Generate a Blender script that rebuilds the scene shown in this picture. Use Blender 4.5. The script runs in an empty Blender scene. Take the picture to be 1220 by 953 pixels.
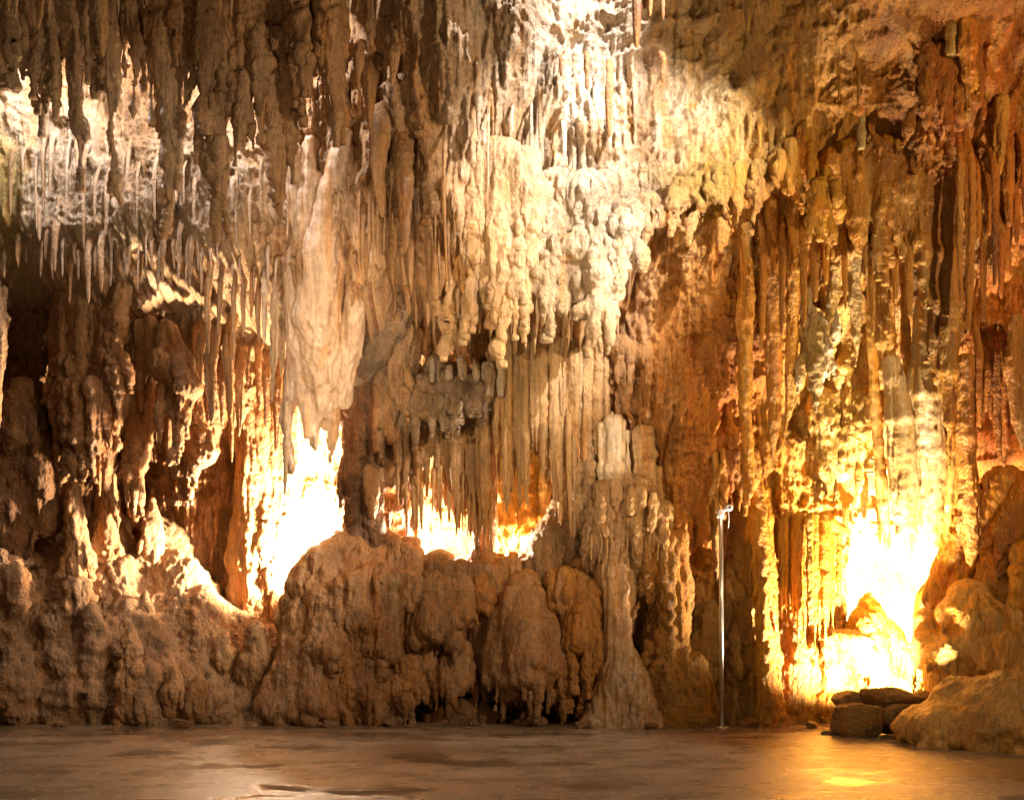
import bpy, math, random, time
import numpy as np
import openvdb as vdb
T0 = time.time()
random.seed(7)
rng = np.random.default_rng(11)
F, CX, HY, CAMZ = 1500.0, 610.0, 700.0, 1.7
S = bpy.context.scene
C = S.collection

def P(px, py, Y):
    """a place in the cave seen at (px, py) of the photo, Y metres in front of the camera"""
    return np.array(((px - CX) / F * Y, Y, CAMZ - (py - HY) / F * Y))

# ------------------------------------------------------------------ noise
def _h(ix, iy, iz, seed):
    h = (ix.astype(np.uint32) * np.uint32(374761393) + iy.astype(np.uint32) * np.uint32(668265263)
         + iz.astype(np.uint32) * np.uint32(2147483647) + np.uint32((seed * 974634777) & 0xffffffff))
    h = (h ^ (h >> np.uint32(13))) * np.uint32(1274126177)
    h = h ^ (h >> np.uint32(16))
    return (h & np.uint32(0xffff)).astype(np.float32) / 32767.5 - 1.0

def vnoise(x, y, z, seed=0):
    x = np.asarray(x, np.float32); y = np.asarray(y, np.float32); z = np.asarray(z, np.float32)
    x, y, z = np.broadcast_arrays(x, y, z)
    fx, fy, fz = np.floor(x), np.floor(y), np.floor(z)
    ix, iy, iz = fx.astype(np.int64), fy.astype(np.int64), fz.astype(np.int64)
    u, v, w = x - fx, y - fy, z - fz
    u = u * u * (3 - 2 * u); v = v * v * (3 - 2 * v); w = w * w * (3 - 2 * w)
    r = 0
    for dx in (0, 1):
        for dy in (0, 1):
            for dz in (0, 1):
                r = r + _h(ix + dx, iy + dy, iz + dz, seed) * (u if dx else 1 - u) * (v if dy else 1 - v) * (w if dz else 1 - w)
    return r

def fbm(x, y, z, o=4, seed=0, g=0.5):
    a, s, r = 1.0, 0.0, 0
    for i in range(o):
        r = r + a * vnoise(x, y, z, seed + i * 17); s += a; a *= g
        x = x * 2.03 + 3.1; y = y * 2.03 + 1.7; z = z * 2.03 + 5.3
    return r / s

def drip(x, z, w, L, seed=0):
    """overlapping runs of flowstone: columns whose runs swell downwards and end in a point"""
    xi = x / w + .5 * vnoise(x / w * .35, 0, z / L * .8, seed)
    i = np.floor(xi); u = (xi - i) * 2 - 1
    h = (_h(i.astype(np.int64), np.zeros_like(i, np.int64), np.zeros_like(i, np.int64), seed + 3) + 1) * .5
    zz = z / (L * (.6 + .9 * h)) + h * 37
    j = np.floor(zz); sdn = 1 - (zz - j)
    g = (_h(i.astype(np.int64), np.zeros_like(i, np.int64), j.astype(np.int64), seed + 4) + 1) * .5
    wf = np.clip(1 - sdn, 0, 1) ** .38 * (.7 + .3 * g) + .04
    t = np.clip(sdn / .5, 0, 1)
    return np.sqrt(np.clip(1 - (u / wf) ** 2, 0, 1)) * t * t * (3 - 2 * t) * (.3 + .7 * g)

def sstep(a, b, x):
    t = np.clip((x - a) / (b - a), 0, 1)
    return t * t * (3 - 2 * t)

# ------------------------------------------------------------------ rock colour: where the stone itself is stained, plus shade painted into the left recess
TAN, BROWN, ORANGE = (.40, .25, .135), (.27, .155, .08), (.44, .185, .045)
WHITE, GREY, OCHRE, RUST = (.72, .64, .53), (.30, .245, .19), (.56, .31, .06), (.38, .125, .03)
PINK, CREAM, MOSS = (.55, .38, .26), (.58, .45, .29), (.28, .28, .05)
STAINS_AND_SHADE = [  # px, py, sx, sy, colour, weight
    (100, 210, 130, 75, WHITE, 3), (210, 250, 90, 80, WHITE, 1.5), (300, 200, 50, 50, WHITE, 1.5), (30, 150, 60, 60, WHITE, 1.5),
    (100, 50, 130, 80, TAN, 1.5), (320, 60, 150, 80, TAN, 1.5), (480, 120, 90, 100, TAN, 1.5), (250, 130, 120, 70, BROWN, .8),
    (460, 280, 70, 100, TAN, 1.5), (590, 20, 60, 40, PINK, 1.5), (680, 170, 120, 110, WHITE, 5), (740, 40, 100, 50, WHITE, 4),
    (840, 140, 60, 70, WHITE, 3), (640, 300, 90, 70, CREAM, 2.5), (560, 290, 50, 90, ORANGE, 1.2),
    (100, 450, 130, 120, BROWN, 2.2), (240, 480, 90, 130, BROWN, 1.4), (390, 320, 60, 150, PINK, 2.4), (320, 600, 50, 130, CREAM, 2),  # browns darken the left recess, its shade put into the colour
    (60, 760, 120, 100, BROWN, 2.5), (200, 660, 100, 70, PINK, 1.6), (240, 760, 90, 70, TAN, 1.2),
    (440, 720, 110, 100, BROWN, 1.8), (600, 760, 100, 90, TAN, 1.5), (690, 730, 50, 90, ORANGE, 1.0), (480, 800, 120, 50, BROWN, 1.2),
    (530, 460, 60, 40, GREY, 3), (640, 480, 90, 90, CREAM, 2.5), (500, 580, 70, 60, TAN, 1.5), (620, 620, 40, 60, OCHRE, 1.0),
    (740, 520, 50, 70, TAN, 2), (740, 700, 40, 100, TAN, 2), (440, 420, 50, 90, GREY, 1.0),
    (830, 420, 60, 200, ORANGE, 3), (830, 330, 50, 80, RUST, .8), (840, 640, 50, 120, ORANGE, 2), (880, 760, 50, 80, GREY, 2.0), (820, 820, 50, 40, TAN, 1.5),
    (900, 90, 90, 80, BROWN, 1.3), (900, 60, 120, 70, BROWN, 1.5), (960, 90, 160, 90, ORANGE, 1.2), (1030, 120, 90, 80, BROWN, 1.6), (970, 200, 50, 40, OCHRE, 1.0),
    (1130, 110, 50, 70, RUST, 1.0), (1090, 330, 60, 120, ORANGE, 1.5), (930, 330, 60, 120, ORANGE, 1.3), (1040, 320, 60, 60, GREY, 1.2),
    (1180, 330, 70, 160, RUST, .9), (1180, 600, 60, 90, ORANGE, 3), (1090, 480, 40, 120, GREY, 1.7), (1000, 500, 50, 100, CREAM, 2.2),
    (1030, 420, 30, 60, CREAM, 1.5), (950, 720, 50, 110, OCHRE, 3), (1060, 720, 60, 80, CREAM, 3), (1170, 760, 80, 60, PINK, 3), (1140, 850, 110, 40, PINK, 3),
    (815, 242, 42, 10, MOSS, 4), (838, 12, 30, 9, MOSS, 3), (6, 225, 12, 40, MOSS, 5), (75, 40, 10, 14, MOSS, 3), 
]
def rock_col(v, tint=None, amount=0.0, seed=3):
    X, Y, Z = v[:, 0], v[:, 1], v[:, 2]
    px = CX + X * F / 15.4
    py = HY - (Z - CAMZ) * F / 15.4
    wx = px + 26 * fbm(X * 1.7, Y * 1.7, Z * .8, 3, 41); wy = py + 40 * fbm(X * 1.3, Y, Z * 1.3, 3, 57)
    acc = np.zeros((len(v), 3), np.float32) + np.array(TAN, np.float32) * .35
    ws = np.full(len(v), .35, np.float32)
    for (a, b, sx, sy, c, w) in STAINS_AND_SHADE:
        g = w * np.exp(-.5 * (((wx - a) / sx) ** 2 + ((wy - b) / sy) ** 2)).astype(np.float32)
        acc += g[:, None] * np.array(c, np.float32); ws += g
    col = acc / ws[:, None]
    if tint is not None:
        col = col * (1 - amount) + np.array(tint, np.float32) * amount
    # mineral streaks that run down the stone, and patches
    st = fbm(X * 9, Y * 9, Z * .55, 4, seed + 100)
    s2 = fbm(X * 22, Y * 22, Z * 1.2, 3, seed + 200)
    pt = fbm(X * 1.5, Y * 1.5, Z * 1.1, 4, seed + 300)
    rt0 = sstep(720, 840, wx)[:, None]
    m = sstep(.05, .55, st)[:, None]
    col = col * (1 - .55 * m) + col * (np.array((1.08, .86, .6), np.float32) * (1 - rt0) + np.array((1.15, .8, .42), np.float32) * rt0) * (.6 * m)
    m = sstep(.1, .6, -st)[:, None]
    col = col * (1 - .5 * m) + (col * .55 + np.array((.26, .24, .21))) * (.5 * m)
    col = col * (1 + .22 * s2 + .45 * pt)[:, None]
    m = (sstep(.12, .5, fbm(X * 2.2, Y * 2.2, Z * .9, 4, seed + 400)) * .62)[:, None]
    col = col * (1 - m) + col * np.array((.42, .36, .3), np.float32) * m
    bl = (sstep(.3, .62, fbm(X * 14, Y * 14, Z * .7, 3, seed + 500)) * .55)[:, None]
    col = col * (1 - bl) + col * np.array((.3, .27, .25), np.float32) * bl
    rt = sstep(740, 860, wx)[:, None]
    pale = sstep(.24, .5, col.min(1))[:, None]
    warm = np.array((1.08, .92, .73), np.float32) * (1 - rt) + np.array((1.06, .89, .46), np.float32) * rt
    col = col * (warm * (1 - .6 * pale) + .6 * pale)
    lu = col.mean(1, keepdims=True); col = lu + (col - lu) * (1 + .17 * (1 - pale))
    return np.clip(col * .74, .008, .7)

# ------------------------------------------------------------------ materials
def rock_mat(name, rough=.62, bump=.75, scale=1.0, vert=.42, wet=.33, grain=.6):
    m = bpy.data.materials.new(name); m.use_nodes = True
    n, l = m.node_tree.nodes, m.node_tree.links
    b = n['Principled BSDF']
    at = n.new('ShaderNodeAttribute'); at.attribute_name = 'Col'
    g = n.new('ShaderNodeNewGeometry')
    mp = n.new('ShaderNodeMapping'); mp.inputs['Scale'].default_value = (scale, scale, scale * vert)
    l.new(g.outputs['Position'], mp.inputs['Vector'])
    n1 = n.new('ShaderNodeTexNoise'); n1.inputs['Scale'].default_value = 26; n1.inputs['Detail'].default_value = 6; n1.inputs['Roughness'].default_value = .62
    l.new(mp.outputs['Vector'], n1.inputs['Vector'])
    n2 = n.new('ShaderNodeTexNoise'); n2.inputs['Scale'].default_value = 20 * scale; n2.inputs['Detail'].default_value = 7; n2.inputs['Roughness'].default_value = .68
    l.new(g.outputs['Position'], n2.inputs['Vector'])
    vo = n.new('ShaderNodeTexVoronoi'); vo.inputs['Scale'].default_value = 34 * scale; vo.feature = 'SMOOTH_F1'
    l.new(g.outputs['Position'], vo.inputs['Vector'])
    # fine colour grain
    r1 = n.new('ShaderNodeMapRange'); r1.inputs['From Min'].default_value = .3; r1.inputs['From Max'].default_value = .7
    r1.inputs['To Min'].default_value = .8; r1.inputs['To Max'].default_value = 1.18
    l.new(n2.outputs['Fac'], r1.inputs['Value'])
    mp2 = n.new('ShaderNodeMapping'); mp2.inputs['Scale'].default_value = (1, 1, .09); l.new(g.outputs['Position'], mp2.inputs['Vector'])
    n3 = n.new('ShaderNodeTexNoise'); n3.inputs['Scale'].default_value = 32; n3.inputs['Detail'].default_value = 5; n3.inputs['Roughness'].default_value = .65
    l.new(mp2.outputs['Vector'], n3.inputs['Vector'])
    r3 = n.new('ShaderNodeMapRange'); r3.inputs['From Min'].default_value = .36; r3.inputs['From Max'].default_value = .6; r3.inputs['To Min'].default_value = .74; r3.inputs['To Max'].default_value = 1.12
    l.new(n3.outputs['Fac'], r3.inputs['Value'])
    mm = n.new('ShaderNodeMath'); mm.operation = 'MULTIPLY'; l.new(r1.outputs['Result'], mm.inputs[0]); l.new(r3.outputs['Result'], mm.inputs[1])
    mx = n.new('ShaderNodeVectorMath'); mx.operation = 'SCALE'
    l.new(at.outputs['Color'], mx.inputs[0]); l.new(mm.outputs['Value'], mx.inputs['Scale'])
    l.new(mx.outputs['Vector'], b.inputs['Base Color'])
    a1 = n.new('ShaderNodeMath'); a1.operation = 'MULTIPLY_ADD'; a1.inputs[1].default_value = .8
    gr = n.new('ShaderNodeMath'); gr.operation = 'MULTIPLY'; gr.inputs[1].default_value = grain; l.new(n2.outputs['Fac'], gr.inputs[0])
    l.new(n1.outputs['Fac'], a1.inputs[0]); l.new(gr.outputs['Value'], a1.inputs[2])
    a2 = n.new('ShaderNodeMath'); a2.operation = 'MULTIPLY_ADD'; a2.inputs[1].default_value = -.35
    l.new(vo.outputs['Distance'], a2.inputs[0]); l.new(a1.outputs['Value'], a2.inputs[2])
    bp = n.new('ShaderNodeBump'); bp.inputs['Strength'].default_value = bump; bp.inputs['Distance'].default_value = .06
    l.new(a2.outputs['Value'], bp.inputs['Height']); l.new(bp.outputs['Normal'], b.inputs['Normal'])
    r2 = n.new('ShaderNodeMapRange'); r2.inputs['From Min'].default_value = .38; r2.inputs['From Max'].default_value = .62
    r2.inputs['To Min'].default_value = wet; r2.inputs['To Max'].default_value = rough + .15
    l.new(n1.outputs['Fac'], r2.inputs['Value']); l.new(r2.outputs['Result'], b.inputs['Roughness'])
    b.inputs['Specular IOR Level'].default_value = .45
    return m

ROCK = rock_mat('cave_limestone')
SMOOTH = rock_mat('smooth_flowstone', rough=.5, bump=.65, vert=.3, wet=.26, grain=.25)
CALCITE = rock_mat('clean_calcite', rough=.45, bump=.22, vert=.15, wet=.25, grain=.2)
CRUST = rock_mat('crusty_limestone', rough=.7, bump=.9, vert=.8, wet=.45, grain=1.0)

def plain(name, col, rough, metal=0.0):
    m = bpy.data.materials.new(name); m.use_nodes = True
    n, l = m.node_tree.nodes, m.node_tree.links
    b = n['Principled BSDF']; b.inputs['Metallic'].default_value = metal
    t = n.new('ShaderNodeTexNoise'); t.inputs['Scale'].default_value = 30
    r = n.new('ShaderNodeMapRange'); r.inputs['To Min'].default_value = .8; r.inputs['To Max'].default_value = 1.15
    v = n.new('ShaderNodeVectorMath'); v.operation = 'SCALE'; v.inputs[0].default_value = col
    g = n.new('ShaderNodeNewGeometry'); l.new(g.outputs['Position'], t.inputs['Vector'])
    l.new(t.outputs['Fac'], r.inputs['Value']); l.new(r.outputs['Result'], v.inputs['Scale'])
    l.new(v.outputs['Vector'], b.inputs['Base Color']); b.inputs['Roughness'].default_value = rough
    return m

# ------------------------------------------------------------------ mesh building
def link_mesh(name, v, f, mat, parent=None, col=None, smooth=True):
    """v: n x 3; f: m x 4 or list of arrays (m x 3 / m x 4)"""
    if isinstance(f, np.ndarray): f = [f]
    f = [a for a in f if len(a)]
    me = bpy.data.meshes.new(name)
    me.vertices.add(len(v)); me.vertices.foreach_set('co', np.ascontiguousarray(v, np.float32).ravel())
    loops = np.concatenate([a.ravel() for a in f]).astype(np.int32)
    tot = np.concatenate([np.full(len(a), a.shape[1], np.int32) for a in f])
    st = np.concatenate(([0], np.cumsum(tot)[:-1])).astype(np.int32)
    me.loops.add(len(loops)); me.loops.foreach_set('vertex_index', loops)
    me.polygons.add(len(tot)); me.polygons.foreach_set('loop_start', st); me.polygons.foreach_set('loop_total', tot)
    me.update(calc_edges=True); me.validate()
    if smooth: me.polygons.foreach_set('use_smooth', np.ones(len(tot), bool))
    if col is not None:
        ca = me.color_attributes.new('Col', 'FLOAT_COLOR', 'POINT')
        ca.data.foreach_set('color', np.concatenate((col, np.ones((len(v), 1))), 1).astype(np.float32).ravel())
    me.materials.append(mat)
    o = bpy.data.objects.new(name, me); C.objects.link(o)
    if parent: o.parent = parent
    return o

def tag(o, label=None, cat=None, group=None, kind=None):
    for k, q in (('label', label), ('category', cat), ('group', group), ('kind', kind)):
        if q: o[k] = q
    return o

def empty(name, loc, label, cat, group=None):
    o = bpy.data.objects.new(name, None); C.objects.link(o); o.location = loc
    return tag(o, label, cat, group)

def normals(v, f):
    n = np.zeros_like(v)
    for a in f:
        if not len(a): continue
        d = np.cross(v[a[:, 2]] - v[a[:, 0]], v[a[:, -1]] - v[a[:, 1]])
        for k in range(a.shape[1]):
            for c in range(3):
                n[:, c] += np.bincount(a[:, k], d[:, c], len(v))
    return n / (np.linalg.norm(n, axis=1, keepdims=True) + 1e-12)

def sdf(name, chains, label, cat, k=.06, vox=.024, lump=.05, lf=2.2, flute=.02, ff=16.0, fz=.6, rib=.0, rough=.012,
        mat=None, tint=None, amount=.0, group=None, parent=None, seed=1, ysq=1.0, floor_cut=None, cuts=(), relief=None, dr=None, drips=None):
    """grow one fused stone body round chains of (px, py, Y, radius in px)"""
    cc = []
    if relief is None: relief = min(.035, .35 * float(np.median([max(q[3] for q in ch) for ch in chains])) * .01)
    for ch in chains:
        pts = np.array([P(a, b, Y) for a, b, Y, r in ch]); rad = np.array([r * Y / F for a, b, Y, r in ch])
        if len(ch) == 1: pts = np.vstack((pts, pts)); rad = np.append(rad, rad)
        cc.append((pts, rad))
    lo = np.min([ (p - r[:, None] * (1.15, 1.15 * max(1, ysq), 1.15)).min(0) for p, r in cc], 0) - .15 - k
    hi = np.max([ (p + r[:, None] * (1.15, 1.15 * max(1, ysq), 1.15)).max(0) for p, r in cc], 0) + .15 + k
    if floor_cut is not None: lo[2] = max(lo[2], floor_cut)
    dim = np.ceil((hi - lo) / vox).astype(int) + 1
    D = np.full(dim, 1.0, np.float32)
    ax = [lo[i] + np.arange(dim[i]) * vox for i in range(3)]
    def block(a, b, pad):
        i0 = np.clip(((np.minimum(a, b) - pad - lo) / vox).astype(int), 0, dim - 1)
        i1 = np.clip(((np.maximum(a, b) + pad - lo) / vox).astype(int) + 2, 1, dim)
        return tuple(slice(int(u), int(w)) for u, w in zip(i0, i1))
    def dist(p0, p1, r0, r1, s):
        x = ax[0][s[0]][:, None, None]; y = ax[1][s[1]][None, :, None]; z = ax[2][s[2]][None, None, :]
        d = (p1 - p0) * (1, 1 / ysq, 1); L = max(float(d @ d), 1e-9)
        qx, qy, qz = x - p0[0], (y - p0[1]) / ysq, z - p0[2]
        t = np.clip((qx * d[0] + qy * d[1] + qz * d[2]) / L, 0, 1)
        return np.sqrt((qx - t * d[0]) ** 2 + (qy - t * d[1]) ** 2 + (qz - t * d[2]) ** 2) - (r0 + (r1 - r0) * t)
    for p, r in cc:
        for i in range(len(p) - 1):
            pad = max(r[i], r[i + 1]) * max(1, ysq) + k + 4 * vox
            s = block(p[i], p[i + 1], np.array((pad, pad, pad)))
            if any(q.stop <= q.start for q in s): continue
            d = dist(p[i], p[i + 1], r[i], r[i + 1], s).astype(np.float32)
            a = D[s]; h = np.maximum(k - np.abs(a - d), 0) / k
            D[s] = np.minimum(a, d) - h * h * k * .25
    for ch in cuts:
        for i in range(len(ch)):
            a, b, Y, r = ch[i]; a2, b2, Y2, r2 = ch[min(i + 1, len(ch) - 1)]
            p0, p1 = P(a, b, Y), P(a2, b2, Y2)
            pad = max(r, r2) * Y / F * max(1, ysq) + .1
            s = block(p0, p1, np.array((pad, pad, pad)))
            if any(q.stop <= q.start for q in s): continue
            d = dist(p0, p1, r * Y / F, r2 * Y2 / F, s).astype(np.float32)
            D[s] = np.maximum(D[s], -d)
    if drips is None: drips = int(min(260, 14 * (hi[0] - lo[0]) * (hi[2] - lo[2]) * 2)) if vox > .015 else 0
    if drips:
        Rd = np.random.default_rng(seed + 900)
        solid = D < 0
        fi = np.where(solid.any(1), solid.argmax(1), -1)          # front voxel per (x, z)
        kk = .012
        for _ in range(drips):
            ix = Rd.integers(2, dim[0] - 2); iz = Rd.integers(int(dim[2] * .08), dim[2] - 2)
            if fi[ix, iz] < 0: continue
            ln_ = Rd.uniform(.12, .75); r0_ = Rd.choice((Rd.uniform(.012, .024), Rd.uniform(.02, .045)))
            st = max(2, int(.05 / vox)); pts = []; yy = None; xx = float(ix); dx_ = Rd.normal() * .25
            for q in range(int(ln_ / (st * vox)) + 1):
                jz = iz - q * st
                xi_ = int(np.clip(xx, 0, dim[0] - 1)); xx += dx_ + Rd.normal() * .3
                if jz < 1: break
                yf = fi[xi_, jz]
                yc = lo[1] + yf * vox if yf >= 0 else None
                if yc is None or (yy is not None and yc > yy + .05): yc = yy
                yy = yc if yy is None else min(yc, yy + .02)
                pts.append((lo[0] + xi_ * vox, yy, lo[2] + jz * vox))
            if len(pts) < 3: continue
            m_ = len(pts) - 1
            for q in range(m_):
                ra = r0_ * (.55 + .6 * math.sin(math.pi * min(1, q / m_ * 1.1)) ) * (1 - (q / m_) ** 3 * .85); rb = r0_ * (.55 + .6 * math.sin(math.pi * min(1, (q + 1) / m_ * 1.1))) * (1 - ((q + 1) / m_) ** 3 * .85)
                p0, p1 = np.array(pts[q]), np.array(pts[q + 1])
                s = block(p0, p1, np.array((.07 + 2 * vox,) * 3))
                if any(w_.stop <= w_.start for w_ in s): continue
                d = dist(p0, p1, ra, rb, s).astype(np.float32)
                a = D[s]; h = np.maximum(kk - np.abs(a - d), 0) / kk
                D[s] = np.minimum(a, d) - h * h * kk * .25
    D[0] = D[-1] = 1; D[:, 0] = D[:, -1] = 1; D[:, :, -1] = 1
    if floor_cut is None: D[:, :, 0] = 1
    else: D[:, :, 0] = np.maximum(D[:, :, 0], .5 * vox)
    D = np.clip(D, -4 * vox, 4 * vox)
    g = vdb.FloatGrid(4 * vox); g.copyFromArray(D, tolerance=0.0)
    v, t, q = g.convertToPolygons(isovalue=0.0)
    v = v.astype(np.float64) * vox + lo
    q = q[:, ::-1]; t = t[:, ::-1] if len(t) else t
    fs = [q] + ([t] if len(t) else [])
    n = normals(v, fs)
    # make sure the faces look outward: the top vertex must look up
    if n[np.argmax(v[:, 2]), 2] < 0:
        fs = [a[:, ::-1] for a in fs]; n = -n
    x, y, z = v.T
    side = 1 - np.abs(n[:, 2]) ** 2
    e = seed * 7.3
    d = lump * fbm(x * lf + e, y * lf, z * lf, 3, seed + 5)
    if flute:
        wob = .25 * vnoise(x * 2 + e, y * 2, z * 2, seed + 9)
        fl = 1 - np.abs(fbm((x + .06 * wob) * ff + e, (y + .06 * wob) * ff, z * fz, 3, seed + 6)) * 2.2
        d = d + flute * fl * (.3 + .7 * side)
    if rib: d = d + rib * vnoise(x * 5 + e, y * 5, z * 26, seed + 8)
    if rough:
        d = d + rough * fbm(x * 11, y * 11, z * 11, 2, seed + 11)
    calm = sstep(-.12, .28, fbm(x * 1.6 + 3, y * 1.6, z * 1.1, 3, 77))
    if dr is None: dr = min(.05, relief * 1.6)
    if dr:
        xt = x + .8 * y * np.sign(n[:, 0])
        d = d + (.15 + .85 * calm) * side * (dr * drip(xt + .05 * vnoise(x * 3, y * 3, z * 3, seed), z, .17, .75, seed + 40) + dr * .55 * drip(xt + .4, z, .075, .4, seed + 50))
    rg = 1 - np.abs(fbm(x * 4.2 + e, y * 4.2, z * 3.0, 4, seed + 13)) * 2.4
    d = d + relief * rg * (.25 + .75 * calm)
    d = d + relief * .6 * (.3 + .7 * calm) * (1 - np.abs(fbm(x * 13 + e, y * 13, z * 10, 2, seed + 15)) * 2)
    v = v + n * d[:, None]
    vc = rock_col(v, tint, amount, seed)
    if parent: v = v - np.array(parent.location)
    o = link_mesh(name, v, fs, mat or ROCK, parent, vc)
    tag(o, label, None if parent else cat, group)
    return o

def pipes(x0, x1, yt, yb, Y, n, r, jag=14, lean=0, dy=.0, taper=.4, thick=.12, seed=0):
    """the chains of a fluted curtain: pipes side by side from yt(x) down to yb(x)"""
    R = random.Random(seed * 31 + 5); out = []
    for i in range(n):
        u = (i + .5 + R.uniform(-.35, .35)) / n
        x = x0 + (x1 - x0) * u
        a = (yt(x) if callable(yt) else yt) + R.uniform(-5, 5); b = (yb(x) if callable(yb) else yb) + R.gauss(0, 1) * jag
        if b < a + 15: b = a + 15
        YY = (Y(x) if callable(Y) else Y) + R.uniform(-thick, thick)
        rr = r * R.choice((R.uniform(.45, .8), R.uniform(.7, 1.2), R.uniform(1.1, 1.7)))
        m = (a + b) / 2; w = R.uniform(-2, 2)
        out.append([(x, a, YY + dy, rr * 1.1), (x + w + lean * .5, m, YY, rr), (x + w + lean * .8, a + (b - a) * .72, YY - .01, rr * (taper + .3)), (x + lean * .95 + w, a + (b - a) * .9, YY, rr * taper * .75), (x + lean + w, b + (b - a) * .06, YY, rr * taper * .2)])
    return out

def folds(spec, seed=0):
    """blunt hanging folds: (x, y top, y end, Y at the top, Y at the end, radius px)"""
    R = random.Random(seed); out = []
    for x, a, b, Ya, Yb, r in spec:
        w = R.uniform(-.2, .2) * r
        out.append([(x, a, Ya, r * .7), (x + w * .5, a + (b - a) * .4, (Ya + Yb) / 2 - .02, r * .88), (x + w, b - r * 1.1, Yb, r * .9), (x + w * 1.1, b - r * .5, Yb + .04, r * .5)])
        for q in range(5):
            u = (q + .5) / 5 * 2 - 1; rr = r * R.uniform(.2, .36)
            out.append([(x + u * r * .55, a + R.uniform(0, 12), Ya - r * .006, rr), (x + u * r * .85 + w * .6, (a + b) / 2, (Ya + Yb) / 2 - r * .0075 * (1 - u * u), rr * 1.1), (x + u * r * .95 + w, b - r * R.uniform(.15, .9), Yb - r * .008 * (1 - u * u), rr), (x + u * r * .95 + w, b - r * R.uniform(-.15, .35) * (1 - .6 * abs(u)) , Yb - r * .004, rr * .3)])
    return out

# one stalactite or stalagmite: a ringed, fluted spike
def spike(name, top, tip, label, cat, group=None, power=.7, flut=.16, bulge=.12, mat=None, tint=None, amount=0, sq=1.0, seed=0, seg=14, rings=None, back=.3):
    (ax_, ay, aY, ar), (bx, by, bY, br) = top, tip
    p0, p1 = P(ax_, ay, aY), P(bx, by, bY)
    r0, r1 = ar * aY / F, br * bY / F
    L = np.linalg.norm(p1 - p0)
    R = np.random.default_rng(seed + 1000)
    n = rings or int(min(90, max(14, L / .022)))
    t = np.linspace(0, 1, n)
    bend = (R.uniform(-1, 1, 2)) * L * .015
    wob = .18 * np.array([vnoise(t * 3 + seed * 1.7, 0 * t, 0 * t, 3), vnoise(t * 3 + seed * 2.9, 0 * t, 0 * t, 4)])
    cen = p0 + (p1 - p0) * t[:, None]
    cen[:, 0] += bend[0] * np.sin(t * math.pi) + wob[0] * r0 * (1.0) * t
    cen[:, 1] += bend[1] * np.sin(t * math.pi) + wob[1] * r0 * t
    rad = r1 + (r0 - r1) * (1 - t) ** power
    rad *= 1 + bulge * vnoise(t * L * 7 + seed, 0 * t, 0 * t, 5) + bulge * .5 * vnoise(t * L * 26 + seed, 0 * t, 0 * t, 6)
    rad[-1] *= .25
    if L > .25:
        e_ = np.clip(t * L / max(.22, min(.75, L * .45)), 0, 1)
        rad *= .6 + .4 * e_ ** .7
        cen[:, 1] += (1 - e_) ** 1.6 * back * (1 if p1[2] < p0[2] else 0)

    if r0 > .07: seg = 30
    th = np.linspace(0, 2 * math.pi, seg, endpoint=False)
    ct, sn = np.cos(th), np.sin(th)
    A = 1 + flut * vnoise(ct[None] * 1.6 + seed * 3.1, sn[None] * 1.6 + seed, t[:, None] * L * 1.1, 7) * 1.6 + flut * .5 * vnoise(ct[None] * 3.5 + seed, sn[None] * 3.5, t[:, None] * L * 6, 8)
    v = np.zeros((n, seg, 3))
    v[..., 0] = cen[:, 0:1] + rad[:, None] * A * ct
    v[..., 1] = cen[:, 1:2] + rad[:, None] * A * sn * sq
    v[..., 2] = cen[:, 2:3] + rad[:, None] * .15 * (A - 1)
    v = v.reshape(-1, 3)
    i = np.arange(n - 1)[:, None] * seg; j = np.arange(seg)[None]
    q = np.stack((i + j, i + (j + 1) % seg, i + seg + (j + 1) % seg, i + seg + j), -1).reshape(-1, 4)
    v = np.vstack((v, cen[0], cen[-1] + (p1 - p0) / L * rad[-1] * .5)); c0, c1 = len(v) - 2, len(v) - 1
    jj = np.arange(seg); b_ = (n - 1) * seg
    t3 = np.concatenate((np.stack((jj * 0 + c0, (jj + 1) % seg, jj), -1), np.stack((jj * 0 + c1, b_ + jj, b_ + (jj + 1) % seg), -1)))
    if p1[2] < p0[2]: pass
    fs = [q, t3]
    nn = normals(v, fs)
    mid = (n // 2) * seg
    if (nn[mid] @ (v[mid] - cen[n // 2])) < 0: fs = [a[:, ::-1] for a in fs]
    o = link_mesh(name, v, fs, mat or ROCK, None, rock_col(v, tint, amount, seed % 50 + 3))
    return tag(o, label, cat, group)

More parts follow.
